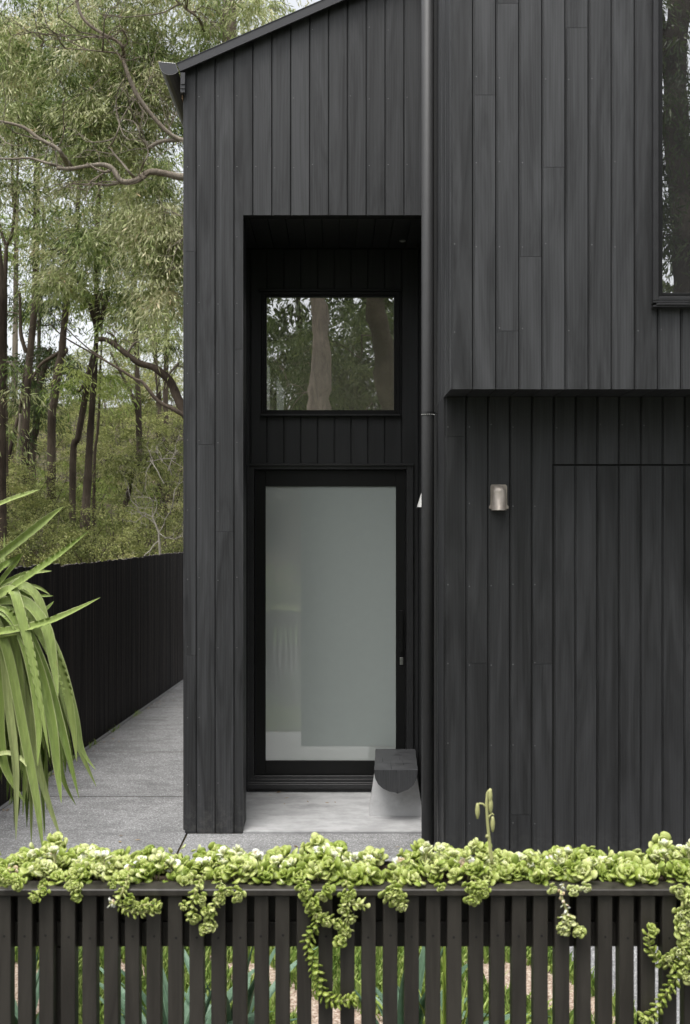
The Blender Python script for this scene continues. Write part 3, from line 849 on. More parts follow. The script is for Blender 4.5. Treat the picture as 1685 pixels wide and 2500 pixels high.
# ---------------------------------------------------------------- boundary fence at the left
bf = empty('boundary_fence', (-2.2, 10, 0), label='tall black stained close-boarded timber fence running back along the side path', cat='fence')
fm = N('black_fence_stain')
t = fm.tint()
st = fm.noise(1.0, 5, 0.75, fm.mapped((45, 45, 0.5)), 0.3)
fm.col(fm.ramp(fm.math('ADD', st, fm.math('MULTIPLY', t, 0.07)), [(0.40, (0.003, 0.0026, 0.0024)), (0.52, (0.008, 0.0065, 0.006)), (0.67, (0.062, 0.049, 0.042))]))
fm.set(rough=0.75, spec=0.25); fm.bump(st, 0.6, 0.01)
mb = MB()
y = 3.4
while y < 22:
    wd = 0.045 + random.random()*0.05
    mb.tint = random.random()
    x0, x1 = fx(y), fx(y+wd)
    z1 = 1.70 + random.uniform(-.008, .008) + (0.025 if y < 9 else 0)
    off = random.uniform(0, 0.0035)
    tl = random.uniform(-0.004, .004)
    mb.add([(x0-.02, y, -0.01), (x0+off, y, -0.01), (x1+off, y+wd-.0015, -0.01), (x1-.02, y+wd-.0015, -0.01),
            (x0-.02, y, z1), (x0+off, y, z1), (x1+off, y+wd-.0015, z1+tl), (x1-.02, y+wd-.0015, z1+tl)],
           [(4,5,6,7), (0,1,5,4), (1,2,6,5), (2,3,7,6), (3,0,4,7)])
    if random.random() < .8:       # frayed pale top edge
        mb.mi = 1; mb.box(x0-.012, x0+.004, y+.004, y+wd*random.uniform(.4, .9), z1-.001, z1+random.uniform(.001, .007)); mb.mi = 0
    y += wd
mb.build('palings', [fm.m, paint('bleached_timber', (0.2, 0.18, 0.17), 0.9, 0.3)], bf)
mb = MB()
for z in (0.35, 1.4):
    mb.add([(fx(3.4)-.02, 3.4, z), (fx(22)-.02, 22, z), (fx(22)-.06, 22, z), (fx(3.4)-.06, 3.4, z), (fx(3.4)-.02, 3.4, z+.08), (fx(22)-.02, 22, z+.08), (fx(22)-.06, 22, z+.08), (fx(3.4)-.06, 3.4, z+.08)],
           [(0,3,2,1), (4,5,6,7), (0,1,5,4), (2,3,7,6)])
mb.build('rail', fm.m, bf)
mb = MB()
mb.add([(fx(5.2)+.004, 5.2, 0), (fx(18)+.004, 18, 0), (fx(18)+.03, 18, 0), (fx(5.2)+.03, 5.2, 0), (fx(5.2)+.004, 5.2, .014), (fx(18)+.004, 18, .014), (fx(18)+.03, 18, .006), (fx(5.2)+.03, 5.2, .006)], [(4,5,6,7), (0,1,5,4), (2,3,7,6), (3,0,4,7)])
tag(mb.build('path_edging', concrete('edging', 0.16, 0.22)), 'thin concrete edging strip along the foot of the black side fence', 'edging')

# ---------------------------------------------------------------- front slat fence with planter
DF = 2.972
ff = empty('slat_fence', (0, 3.0, 0), label='low dark brown slatted front fence with a planter trough along its top', cat='fence')
mb = MB()
FX0 = PX(42.9, DF)
FT = PZ(2185, DF)
for k in range(-14, 45):
    x = FX0 + 0.06*k + random.uniform(-.0008, .0008)
    mb.mi = 0; mb.tint = random.random()
    mb.box(x, x+0.040, DF, DF+0.042, 0.03, FT-0.0005, 0.0015)
    if -2 <= k <= 33:
        mb.mi = 1
        for dy in (0,):
            zz = PZ(2286 + random.uniform(-3, 5), DF); xx = x + 0.020 + random.uniform(-.003, .003)
            mb.tube([(xx, DF+0.001, zz), (xx, DF-0.0008, zz)], 0.0034, 8)
mb.build('slat_panel', [M['fence'], M['dark']], ff)
mb = MB()
mb.box(-1.75, 1.9, DF-0.012, DF+0.055, FT, PZ(2168, DF), 0.003)
mb.build('top_rim', M['fence'], ff)
mb = MB()
mb.box(-1.75, 1.9, DF+0.0425, DF+0.080, PZ(2312, DF+.04), PZ(2252, DF+.04), 0.002)
mb.box(-1.75, 1.9, DF+0.0425, DF+0.080, 0.12, 0.19, 0.002)
mb.build('rail', M['fence'], ff)
tz = PZ(2168, DF)
mb = MB()
mb.box(-1.75, 1.9, DF+0.056, DF+0.066, PZ(2246, DF+.06), tz-0.002)
mb.box(-1.75, 1.9, DF+0.24, DF+0.25, PZ(2246, DF+.06), tz-0.002)
mb.box(-1.75, 1.9, DF+0.0665, DF+0.2395, PZ(2246, DF+.06), PZ(2246, DF+.06)+.01)
mb.build('planter_trough', M['fence'], ff)
mb = MB()
nx, ny = 120, 6
V = [(-1.75+3.65*i/nx, DF+0.0665+0.173*j/ny, tz-0.014+random.uniform(-.006, .008)) for j in range(ny+1) for i in range(nx+1)]
mb.add(V, [(j*(nx+1)+i, j*(nx+1)+i+1, (j+1)*(nx+1)+i+1, (j+1)*(nx+1)+i) for j in range(ny) for i in range(nx)])
mb.build('soil', M['soil'], ff)
for pxp in (139, 1539, 900):
    if pxp == 900: continue
    mb = MB(); xx = PX(pxp, DF+.04)
    mb.box(xx-0.022, xx+0.022, DF+0.0345 if False else DF+0.081, DF+0.12, 0, PZ(2250, DF+.04), 0.002)
    mb.box(xx-0.011, xx+0.011, DF+0.043, DF+0.0805, 0.2, PZ(2316, DF+.04))
    mb.build('post', M['fence'], ff)

# ---------------------------------------------------------------- succulents
def leaf_template(nr=6, ns=6):
    "thick spoon leaf along +z, unit length, flat side facing +y"
    V = []; 
    prof = [(0.0, 0.05, 0.04), (0.22, 0.13, 0.07), (0.45, 0.30, 0.11), (0.70, 0.40, 0.12), (0.90, 0.31, 0.09), (0.985, 0.12, 0.035)]
    for z, wx, ty in prof:
        for i in range(ns):
            a = 2*math.pi*i/ns
            V.append((wx*math.cos(a), ty*math.sin(a) + 0.10*z*z, z))
    V.append((0, 0, 0)); V.append((0, 0.10, 1.0))
    F_ = []
    for j in range(len(prof)-1):
        for i in range(ns):
            F_.append((j*ns+i, j*ns+(i+1) % ns, (j+1)*ns+(i+1) % ns, (j+1)*ns+i))
    k = len(prof)*ns
    for i in range(ns):
        F_.append((k, (i+1) % ns, i, k)[:3] + (k,))
        F_.append(((len(prof)-1)*ns+i, (len(prof)-1)*ns+(i+1) % ns, k+1, k+1))
    F4 = np.array([f for f in F_[:(len(prof)-1)*ns]])
    F3 = np.array([(k, (i+1) % ns, i) for i in range(ns)] + [((len(prof)-1)*ns+i, (len(prof)-1)*ns+(i+1) % ns, k+1) for i in range(ns)])
    return np.array(V), F4, F3
LV, LF4, LF3 = leaf_template()
sm = N('succulent_leaf')
kt = sm.tint()
c = sm.ramp(kt, [(0.0, (0.14, 0.20, 0.028)), (0.28, (0.28, 0.345, 0.065)), (0.55, (0.49, 0.53, 0.20)), (0.78, (0.66, 0.68, 0.42)), (0.93, (0.84, 0.86, 0.78)), (1.0, (0.55, 0.42, 0.27))])
sm.col(c); sm.set(rough=0.42, spec=0.4)
sm.b.inputs['Subsurface Weight'].default_value = 0.15
sm.b.inputs['Subsurface Radius'].default_value = (0.006, 0.01, 0.003)
sm.b.inputs['Subsurface Scale'].default_value = 1.0
edge = N('succulent_stem'); edge.col((0.42, 0.42, 0.18)); edge.set(rough=0.6)

class Succ:
    def __init__(s): s.V = []; s.F4 = []; s.F3 = []; s.T4 = []; s.T3 = []; s.n = 0; s.stems = MB()
    def leaf(s, base, d, up, L, tint, wsc=1.0):
        d = Vector(d).normalized()
        u = Vector(up) - d * Vector(up).dot(d)
        if u.length < 1e-4: u = Vector((1, 0, 0)) - d * d.x
        u.normalize(); x = u.cross(d)
        Mx = np.array([[x.x*L*wsc, u.x*L, d.x*L], [x.y*L*wsc, u.y*L, d.y*L], [x.z*L*wsc, u.z*L, d.z*L]])
        s.V.append(LV @ Mx.T + np.array(base))
        s.F4.append(LF4 + s.n); s.F3.append(LF3 + s.n)
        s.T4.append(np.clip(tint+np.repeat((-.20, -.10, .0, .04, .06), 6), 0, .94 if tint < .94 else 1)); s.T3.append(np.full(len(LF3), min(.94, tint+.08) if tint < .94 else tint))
        s.n += len(LV)
    def rosette(s, c, axis, size, tint, n=13, open_=1.0):
        axis = Vector(axis).normalized()
        a = axis.orthogonal().normalized(); b = axis.cross(a)
        ph = random.random()*6.28
        for i in range(n):
            q = i / (n-1)
            az_ = ph + i*2.39996
            tilt = R(12 + 68*open_*q + random.uniform(-8, 8))
            d = axis*math.cos(tilt) + (a*math.cos(az_) + b*math.sin(az_))*math.sin(tilt)
            L = size*(0.55 + 0.5*q)*random.uniform(.85, 1.12)
            base = Vector(c) - axis*size*0.35*q
            s.leaf(base, d, axis, L, min(1, max(0, tint + random.uniform(-.10, .10) + (0.05 - 0.12*q))), random.uniform(.85, 1.2))
    def strand(s, pts, size, tint, step=0.5, rad=0.0028, open_=0.9):
        pts = [Vector(p) for p in pts]
        # smooth
        res = []
        for i in range(len(pts)-1):
            p0 = pts[max(i-1, 0)]; p1 = pts[i]; p2 = pts[i+1]; p3 = pts[min(i+2, len(pts)-1)]
            for q in range(6):
                t = q/6
                res.append(0.5*((2*p1)+(p2-p0)*t+(2*p0-5*p1+4*p2-p3)*t*t+(3*p1-p0-3*p2+p3)*t**3))
        res.append(pts[-1])
        s.stems.tube(res, rad, 6)
        acc = 0; ph = random.random()*6
        tot = sum((res[i+1]-res[i]).length for i in range(len(res)-1)); run = 0
        for i in range(len(res)-1):
            sg = res[i+1]-res[i]; L = sg.length; pos = 0
            while acc + (L-pos) >= size*step:
                pos += size*step - acc; acc = 0
                p = res[i] + sg*(pos/L)
                t = sg.normalized(); a = t.orthogonal().normalized(); b = t.cross(a)
                for k in range(2):
                    az_ = ph + k*math.pi
                    d = (a*math.cos(az_)+b*math.sin(az_))*open_ + t*0.45 + Vector((0, -0.25, 0.1))
                    s.leaf(p, d, t + Vector((0, -.4, .2)), size*random.uniform(.8, 1.15), min(1, max(0, tint+random.uniform(-.12, .12))))
                ph += math.pi/2 + .3
            acc += L-pos
    def build(s, root, lname='leaves'):
        V = np.vstack(s.V); 
        me = bpy.data.meshes.new(lname)
        F4 = np.vstack(s.F4); F3 = np.vstack(s.F3)
        me.vertices.add(len(V)); me.vertices.foreach_set('co', V.astype(np.float32).ravel())
        idx = np.concatenate([F4.ravel(), F3.ravel()]).astype(np.int32)
        me.loops.add(len(idx)); me.loops.foreach_set('vertex_index', idx)
        nf = len(F4)+len(F3)
        me.polygons.add(nf)
        ls = np.concatenate([np.arange(len(F4))*4, len(F4)*4+np.arange(len(F3))*3]).astype(np.int32)
        lt = np.concatenate([np.full(len(F4), 4), np.full(len(F3), 3)]).astype(np.int32)
        me.polygons.foreach_set('loop_start', ls); me.polygons.foreach_set('loop_total', lt)
        me.polygons.foreach_set('use_smooth', np.ones(nf, dtype=bool))
        me.materials.append(sm.m)
        at = me.attributes.new('tint', 'FLOAT', 'FACE')
        at.data.foreach_set('value', np.concatenate(s.T4+s.T3).astype(np.float32))
        me.update(calc_edges=True)
        o = link(lname, me, root)
        if s.stems.v: s.stems.build('stems', edge.m, root, True)
        return o

DS = DF + 0.13
prof_x = [-200, 0, 60, 130, 180, 240, 300, 340, 400, 440, 520, 580, 640, 700, 790, 850, 915, 930, 940, 955, 985, 1040, 1090, 1130, 1160, 1200, 1260, 1300, 1340, 1400, 1450, 1495, 1540, 1580, 1620, 1685, 1900]
prof_y = [2100, 2112, 2095, 2058, 2096, 2070, 2096, 2080, 2098, 2122, 2085, 2062, 2092, 2086, 2056, 2092, 2080, 2108, 2166, 2120, 2102, 2062, 2068, 2090, 2056, 2098, 2086, 2104, 2098, 2066, 2092, 2102, 2068, 2096, 2060, 2062, 2075]
def ptop(px): return float(np.interp(px, prof_x, prof_y))
plants = [
  (-190, 100, 'pale frosted succulent cluster at the left end of the fence planter'),
  (100, 205, 'silvery topped succulent mound beneath the hanging strap leaves'),
  (205, 415, 'succulent with a reddish stem reaching sideways under the planter rim, left of the middle'),
  (415, 640, 'bushy succulent spilling two short tufts over the rim in front of the dark corner pillar'),
  (640, 938, 'big succulent with one long chain of leaves trailing far down the slats'),
  (948, 1105, 'succulent clump with a rounded rosette tipping over the rim below the downpipe'),
  (1105, 1240, 'succulent with a tall nodding bud stalk in front of the wall boards'),
  (1240, 1480, 'low succulent with a bare pink stem hanging over the rim right of the bud stalk'),
  (1480, 1900, 'large pale succulent at the right end trailing long chains down the fence'),
]
roots = []
for i, (a, b, lab) in enumerate(plants):
    S = Succ()
    nn = int((b-a)*0.16)
    for k in range(nn):
        px = a + (b-a)*(k+random.random())/nn
        tp = ptop(px)
        dpt = random.uniform(DF+0.03, DF+0.24)
        q = random.random()**0.8                    # 0 = at the rim, 1 = top of the mound
        back = (dpt-DF-0.03)/0.21
        top_z = PZ(tp+17, DS)
        low = tz + 0.004
        z = low + (top_z-low)*min(1, max(0.0, q*0.75+back*0.35))
        ax = Vector((random.uniform(-.6, .6), random.uniform(-1.0, -0.1), random.uniform(0.35, 1.1)))
        hgt = (z-low)/0.12
        ti = 0.08 + 0.36*random.random() + 0.40*hgt + (0.3 if (px < 940 and hgt > .7) else 0)  # low rosettes darker, high ones paler: shading of the mound put into tint
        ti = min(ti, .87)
        if random.random() < .02: ti = 0.97
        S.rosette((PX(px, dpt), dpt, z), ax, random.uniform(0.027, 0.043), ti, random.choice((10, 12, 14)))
        S.stems.tube([(PX(px, dpt)+random.uniform(-.02, .02), min(dpt+0.02, DF+.22), tz-0.012), (PX(px, dpt), dpt, z-0.006)], 0.003, 5)
    for k in range(int((b-a)*0.075)):      # upright shoots that break the outline
        px = random.uniform(a, b)
        if 926 < px < 952: continue
        dpt = random.uniform(DF+0.08, DF+0.2)
        z = PZ(ptop(px) + random.uniform(2, 34), dpt)
        S.rosette((PX(px, dpt), dpt, z), (random.uniform(-.35, .35), random.uniform(-.4, .1), 1), random.uniform(.020, .032), (random.uniform(.68, .88) if px < 940 else random.uniform(.5, .8)), random.choice((6, 8, 9)), .6)
        S.stems.tube([(PX(px, dpt)+random.uniform(-.01, .01), dpt, tz-0.012), (PX(px, dpt), dpt, z)], 0.0026, 5)
    # loose leaves thickening the edge
    for k in range(int((b-a)*0.16)):
        px = random.uniform(a, b); dpt = random.uniform(DF+0.0, DF+.2)
        if 926 < px < 950: continue
        z = tz + random.uniform(0.0, 0.05) + 0.006
        d = Vector((random.uniform(-1, 1), random.uniform(-1, .2), random.uniform(-.1, 1)))
        S.leaf((PX(px, dpt), dpt, z), d, (0, -.5, 1), random.uniform(.020, .032), random.uniform(.15, .65))
    root = empty('succulent', (PX((a+b)/2, DS), DS, tz-0.014), label=lab, cat='succulent', group='succulents growing in the fence planter')
    roots.append((root, S))
def hang(i, path, size=0.02, tint=0.4, y=DF-0.022, end_ros=True, step=.42, rad=.0028):
    root, S = roots[i]
    pts = [(PX(px, y+dy), y+dy, PZ(py, y+dy)) for px, py, dy in path]
    S.strand(pts, size, tint, step, rad)
    if end_ros:
        d = Vector(pts[-1])-Vector(pts[-2])
        S.rosette(pts[-1], d.normalized()+Vector((0, -.7, 0)), size*1.1, tint+.05, 11)
def blob(i, spots, tint=0.4):
    root, S = roots[i]
    for px, py, sz in spots:
        y = DF-0.024-random.random()*.01
        S.rosette((PX(px, y), y, PZ(py, y)), (random.uniform(-.5, .5), -1, random.uniform(-.5, .5)), sz, tint+random.uniform(-.12, .14), 12)
# short tufts at the left
blob(0, [(22, 2150, .020), (45, 2160, .024), (5, 2145, .022)])
hang(1, [(110, 2150, .05), (100, 2170, 0), (82, 2192, 0)], .019, .35); blob(1, [(108, 2178, .018), (88, 2190, .020), (172, 2165, .02), (188, 2186, .022), (190, 2165, .02)], .3)
hang(1, [(170, 2140, .05), (180, 2165, 0), (188, 2190, 0)], .019, .35)
hang(2, [(318, 2130, .05), (302, 2170, 0), (290, 2200, 0), (310, 2222, 0), (345, 2228, 0), (378, 2218, 0)], .020, .38, rad=.0045)
hang(2, [(290, 2200, 0), (275, 2205, -.004), (268, 2203, 0)], .017, .95, end_ros=False)
hang(2, [(335, 2215, 0), (360, 2208, -.01), (386, 2212, 0)], .02, .33)
blob(2, [(318, 2195, .02), (335, 2212, .018), (275, 2160, .018)], .35)
hang(3, [(500, 2130, .05), (482, 2165, 0), (470, 2205, 0), (468, 2240, 0)], .021, .4)
hang(3, [(540, 2150, .05), (535, 2185, 0), (520, 2225, 0), (508, 2262, 0)], .021, .42)
blob(3, [(450, 2212, .02), (475, 2240, .022), (505, 2225, .024), (515, 2262, .024), (540, 2195, .022), (492, 2195, .024), (555, 2175, .022), (500, 2270, .022), (585, 2180, .022), (578, 2192, .02)], .38)
hang(4, [(745, 2150, .05), (755, 2190, 0), (770, 2230, 0), (772, 2258, 0), (752, 2300, 0), (762, 2345, 0), (778, 2390, 0), (788, 2425, 0), (815, 2445, 0), (862, 2440, 0)], .024, .2, step=.36, rad=.0035)
hang(4, [(762, 2220, 0), (790, 2240, 0), (830, 2255, 0), (850, 2270, 0), (830, 2295, 0)], .021, .36)
hang(4, [(845, 2150, .05), (850, 2190, 0), (845, 2230, 0), (856, 2245, 0)], .021, .42)
hang(4, [(845, 2210, 0), (872, 2208, -.01), (895, 2212, 0)], .022, .45, end_ros=False)
blob(4, [(745, 2180, .026), (765, 2205, .026), (790, 2185, .024), (775, 2232, .022), (800, 2250, .024), (828, 2258, .024), (832, 2295, .026), (845, 2275, .022), (843, 2190, .024), (858, 2180, .022), (735, 2165, .024), (755, 2215, .022), (800, 2170, .022), (838, 2222, .02)], .38)
hang(5, [(975, 2150, .05), (965, 2180, 0), (980, 2212, 0)], .022, .42)
blob(5, [(945, 2180, .028), (965, 2172, .026), (958, 2195, .026), (978, 2185, .024), (983, 2215, .02), (1075, 2165, .018)], .40)
hang(6, [(1160, 2140, .05), (1162, 2170, 0), (1158, 2195, 0)], .022, .4)
blob(6, [(1145, 2165, .025), (1165, 2175, .026), (1185, 2168, .024), (1152, 2195, .026), (1160, 2190, .022), (1180, 2180, .022)], .36)
hang(7, [(1375, 2160, .05), (1370, 2185, 0), (1384, 2225, 0), (1378, 2240, 0)], .015, .97, end_ros=False, step=.9, rad=.004)
hang(7, [(1384, 2225, 0), (1395, 2255, 0), (1412, 2272, 0)], .022, .5)
hang(7, [(1384, 2228, 0), (1372, 2252, 0), (1380, 2275, 0)], .021, .5)
blob(7, [(1390, 2250, .022), (1412, 2275, .023), (1372, 2262, .02), (1350, 2170, .018), (1400, 2172, .022), (1430, 2168, .022)], .5)
hang(8, [(1680, 2160, .05), (1678, 2210, 0), (1668, 2260, 0), (1672, 2310, 0), (1668, 2350, 0), (1650, 2385, 0), (1630, 2420, 0), (1612, 2450, 0), (1595, 2478, 0), (1575, 2490, 0)], .024, .3, step=.38)
hang(8, [(1672, 2345, 0), (1640, 2358, 0), (1610, 2345, 0), (1590, 2320, 0), (1583, 2285, 0), (1590, 2270, 0)], .024, .28, step=.38)
blob(8, [(1665, 2180, .03), (1680, 2200, .03), (1660, 2230, .026), (1680, 2250, .03), (1660, 2265, .03), (1678, 2290, .03), (1660, 2320, .026), (1682, 2335, .028), (1655, 2170, .026), (1680, 2385, .024), (1630, 2335, .02), (1668, 2370, .024), (1676, 2225, .028), (1670, 2300, .026), (1690, 2350, .03)], .46)
# the tall nodding bud stalk
root6, S6 = roots[6]
y_ = DF+0.06
mb = MB()
def sp(px, py, dy=0): return (PX(px, y_+dy), y_+dy, PZ(py, y_+dy))
mb.tube([sp(1202, 2110), sp(1200, 2095), sp(1194, 2045), sp(1190, 2000), sp(1188, 1960), sp(1190, 1935), sp(1196, 1928), sp(1201, 1929)], [.0050, .0048, .0044, .0042, .004, .0035, .003, .0025], 8)
mb.tube([sp(1188, 1972), sp(1180, 1963), sp(1171, 1961), sp(1166, 1968)], [.003, .0028, .0025, .0022], 6)
mb.tube([sp(1191, 2002), sp(1195, 1992), sp(1202, 1986), sp(1206, 1990)], [.003, .0028, .0025, .0022], 6)
mb.tube([sp(1187, 2040), sp(1190, 2042), sp(1194, 2042)], [.005, .005, .005], 6)
st = mb.build('flower_stalk', None or edge.m, root6, True)
for (px, py, s_) in ((1166, 1978, .013), (1197, 1942, .014), (1198, 1965, .013), (1203, 2010, .014)):
    mb = MB()
    pts, rr = [], []
    for q in range(7):
        t = q/6; pts.append(sp(px, py-17+38*t)); rr.append(.0065*math.sin(math.pi*(0.1+0.84*t))**.7)
    mb.tube(pts, rr, 8)
    o = mb.build('bud', edge.m, None, True); o.parent = st
for root, S in roots: S.build(root)

# ---------------------------------------------------------------- strap leaved plants
def straps(mb, base, n, L, wid, spread, droop, tint=(0.2, 0.8), bias=(0, 0), seg=9, fold=.35):
    for k in range(n):
        az_ = random.random()*6.283
        el = R(random.uniform(90-spread, 88))
        d = Vector((math.cos(az_)*math.cos(el)+bias[0], math.sin(az_)*math.cos(el)+bias[1], math.sin(el))).normalized()
        blade(mb, Vector(base)+Vector((random.uniform(-.02, .02), random.uniform(-.02, .02), 0)), d, L*random.uniform(.6, 1.1), wid*random.uniform(.7, 1.15), droop*random.uniform(.5, 1.4), random.uniform(*tint), seg, fold)
def blade(mb, p, d, L, wid, droop, tint, seg=10, fold=.35, serr=False):
    pts = []; dd = d.copy()
    p = Vector(p)
    for i in range(seg+1):
        pts.append(p.copy())
        p = p + dd*(L/seg)
        dd = (dd + Vector((0, 0, -droop/seg))).normalized()
    blade_pts(mb, pts, wid, tint, fold, serr)
def blade_pts(mb, pts, wid, tint, fold=.35, serr=False, twist=None, face=None):
    n = len(pts); V = []
    for i, p in enumerate(pts):
        t = (pts[min(i+1, n-1)]-pts[max(i-1, 0)]).normalized()
        up = face if face is not None else Vector((0, 0, 1))
        if face is not None and twist: up = up + Vector((math.sin(twist[0]+twist[1]*i/(n-1))*.7, 0, 0))
        s_ = t.cross(up)
        if s_.length < .05: s_ = t.cross(Vector((0, 1, 0)))
        s_.normalize(); u = s_.cross(t).normalized()
        q = i/(n-1)
        ww = wid*0.5*min(1, 0.55+q*2.2)*(1-max(0, (q-.55)/.45)**1.7)
        if q >= 1: ww = wid*.02
        if serr and i % 2: ww *= .90
        V += [p - s_*ww + u*ww*fold, p - s_*ww*.86 + u*ww*fold*.80, p - s_*ww*.12 - u*ww*fold*.25, p + s_*ww*.12 - u*ww*fold*.25, p + s_*ww*.86 + u*ww*fold*.80, p + s_*ww + u*ww*fold, p - u*ww*(fold*.3+.07)]
    b0 = len(mb.v)
    mb.v.extend([tuple(q) for q in V])
    off = (-.0, 0, -.10, 0, .0)
    for i in range(n-1):
        a = b0+i*7; b = a+7
        dry = .0
        for j in range(5):      # pale margins either side of the folded blade
            mb.f.append([a+j, a+j+1, b+j+1, b+j]); mb.m.append(mb.mi)
            mb.t.append(1.0 if (tint >= 1) else (.95 if j in (0, 4) else max(0, min(.93, tint+(.06 if j == 2 else 0)))) if i < n-2 or int(tint*997) % 7 else 1.0)
        for j0, j1 in ((5, 6), (6, 0)):
            mb.f.append([a+j0, a+j1, b+j1, b+j0]); mb.m.append(mb.mi); mb.t.append(max(0, min(.9, tint-.1)))
def yuccamat(name, stops):
    a = N(name)
    k = a.tint()
    c = a.ramp(k, stops)
    n = a.noise(1.0, 4, 0.65, a.mapped((110, 110, 3)))
    c = a.mix(.6, c, a.mix(1.0, c, a.ramp(n, [(0.3, 0.62), (.7, 1.3)]), 'MULTIPLY'))
    brown = a.ramp(a.noise(9, 4, .7), [(0.66, 0), (0.74, 1)])
    c = a.mix(a.math('MULTIPLY', brown, .35), c, (0.30, 0.18, 0.08))
    a.col(c); a.set(rough=.45, spec=.4)
    tr = a.n('BsdfTranslucent'); a.l(c, tr.inputs['Color'])
    mx = a.n('MixShader'); mx.inputs[0].default_value = .22
    a.l(a.b.outputs[0], mx.inputs[1]); a.l(tr.outputs[0], mx.inputs[2])
    a.l(mx.outputs[0], a.t.nodes['Material Output'].inputs['Surface'])
    return a.m
ym = yuccamat('yucca_leaf', [(0.0, (0.11, 0.17, 0.03)), (0.45, (0.27, 0.37, 0.09)), (0.8, (0.45, 0.54, 0.19)), (0.96, (0.54, 0.59, 0.28)), (1.0, (0.34, 0.22, 0.11))])
YD = 4.2
yuc = empty('yucca', (PX(-35, YD), YD, 0), label='tall yucca at the left edge with drooping strap leaves and toothed upright leaves', cat='yucca')
crown = P(-30, 1470, YD)
mb = MB()
mb.tube([(crown.x-.05, YD, 0), (crown.x-.03, YD+.02, .8), (crown.x-.01, YD, 1.4), (crown.x, YD, crown.z)], [.07, .055, .05, .045], 10)
mb.build('trunk', barkmat('yucca_trunk', (0.16, 0.12, 0.08), (0.22, 0.17, 0.12)), yuc, True)
def bez(pp, n=14):
    res = []
    pp = [Vector(p) for p in pp]
    for i in range(len(pp)-1):
        p0 = pp[max(i-1, 0)]; p1 = pp[i]; p2 = pp[i+1]; p3 = pp[min(i+2, len(pp)-1)]
        m_ = max(3, n//(len(pp)-1))
        for q in range(m_):
            t = q/m_
            res.append(0.5*((2*p1)+(p2-p0)*t+(2*p0-5*p1+4*p2-p3)*t*t+(3*p1-p0-3*p2+p3)*t**3))
    res.append(pp[-1])
    return res
mb = MB()
def yl(path, w_, tint, dy0=0, dy1=0, serr=False, fold=.3):
    n = len(path)
    pts = [P(px, py, YD+dy0+(dy1-dy0)*i/(n-1)) for i, (px, py) in enumerate(path)]
    blade_pts(mb, bez(pts, 24 if serr else 32), w_, tint, fold, serr, twist=(random.uniform(0, 6.28), random.uniform(-1.5, 1.5)), face=Vector((0.25, -0.85, .45)))
droopers = [
 [(-20,1465),(25,1440),(45,1480),(85,1640),(122,1850)], [(-20,1460),(30,1445),(60,1540),(110,1690),(142,1828)],
 [(-10,1470),(50,1450),(85,1500),(140,1600),(180,1740),(200,1830),(234,1880)], [(-10,1475),(60,1480),(120,1580),(165,1730),(195,1830),(235,1920)],
 [(-10,1480),(40,1500),(100,1620),(150,1780),(193,1948)], [(-20,1490),(20,1520),(60,1700),(100,1900),(153,2060)],
 [(-20,1490),(10,1540),(50,1760),(75,1900),(77,2065)], [(-30,1490),(0,1540),(20,1720),(38,1880),(39,2050)],
 [(-10,1480),(50,1500),(110,1640),(140,1800),(155,1900),(185,1965)], [(-20,1500),(30,1560),(70,1720),(100,1880),(110,2040)],
 [(-20,1500),(20,1600),(60,1800),(90,1960),(105,2080)], [(-30,1500),(-5,1640),(0,1800),(15,1880),(60,1960)],
 [(-20,1490),(15,1520),(40,1650),(60,1800),(68,1950)], [(-10,1470),(60,1470),(110,1530),(130,1620),(142,1700)],
 [(0,1465),(50,1430),(90,1460),(115,1540),(125,1620)], [(-30,1510),(-5,1600),(25,1740),(30,1820),(-20,1900)],
 [(-20,1480),(30,1500),(90,1620),(125,1760),(140,1880),(150,1960)], [(-20,1485),(10,1500),(40,1600),(55,1760),(50,1880)],
 [(-25,1500),(0,1560),(12,1700),(10,1830),(-5,1920)], [(-20,1480),(40,1520),(80,1640),(96,1770),(92,1870)],
 [(-10,1475),(70,1500),(150,1640),(178,1760),(188,1860)], [(-20,1500),(20,1560),(48,1700),(62,1840),(56,1990)]]
for i, d_ in enumerate(droopers):
    z = -.16 + .30*((i*7) % 22)/22
    yl(d_, random.uniform(.034, .047), random.choice((0.2, 0.35, .5, .6, .7, .85, 1.0 if i % 7 == 3 else .9)), z*.35, z, fold=.3)
for k in range(34):
    tx, ty = random.uniform(-30, 185), random.uniform(1780, 2050)
    if tx > 120: ty = random.uniform(1750, 1900)
    yl([(-20, 1480), (0+tx*.25, 1500+random.uniform(-20, 40)), (tx*.62, 1640+random.uniform(-30, 60)), (tx*.9+4, (1640+ty)/2+40), (tx, ty)], random.uniform(.022, .040), random.uniform(.0, .6), 0.05, random.uniform(.05, .3), fold=.5)
for k in range(7):      # old brown leaves beneath
    tx = random.uniform(-20, 110)
    yl([(-20, 1500), (tx*.2, 1540), (tx*.7, 1700), (tx, random.uniform(1850, 1990))], .022, 1.0, .06, random.uniform(.15, .3), fold=.8)
for k in range(10):      # the side that hangs outside the picture
    tx = random.uniform(-230, -60)
    yl([(-40, 1480), (-60+tx*.2, 1470), (tx*.8, 1640), (tx, 1900)], .045, random.uniform(.2, .8), 0, random.uniform(-.2, .2))
mb.build('drooping_leaves', ym, yuc, True)
mb = MB()
yl([(-45, 1250), (20, 1222), (60, 1208), (97, 1195)], .020, .75, 0, -.1, True, .5)
yl([(-60, 1400), (0, 1357), (80, 1295), (125, 1260), (155, 1237)], .034, .6, 0, -.15, True, .5)
yl([(-50, 1490), (0, 1455), (70, 1408), (150, 1352), (215, 1298)], .036, .55, 0, -.2, True, .5)
yl([(-50, 1548), (0, 1543), (60, 1533), (110, 1522), (180, 1492), (245, 1459)], .034, .6, 0, -.25, True, .5)
yl([(-40, 1560), (0, 1556), (50, 1547)], .02, .9, 0, -.2, True, .5)
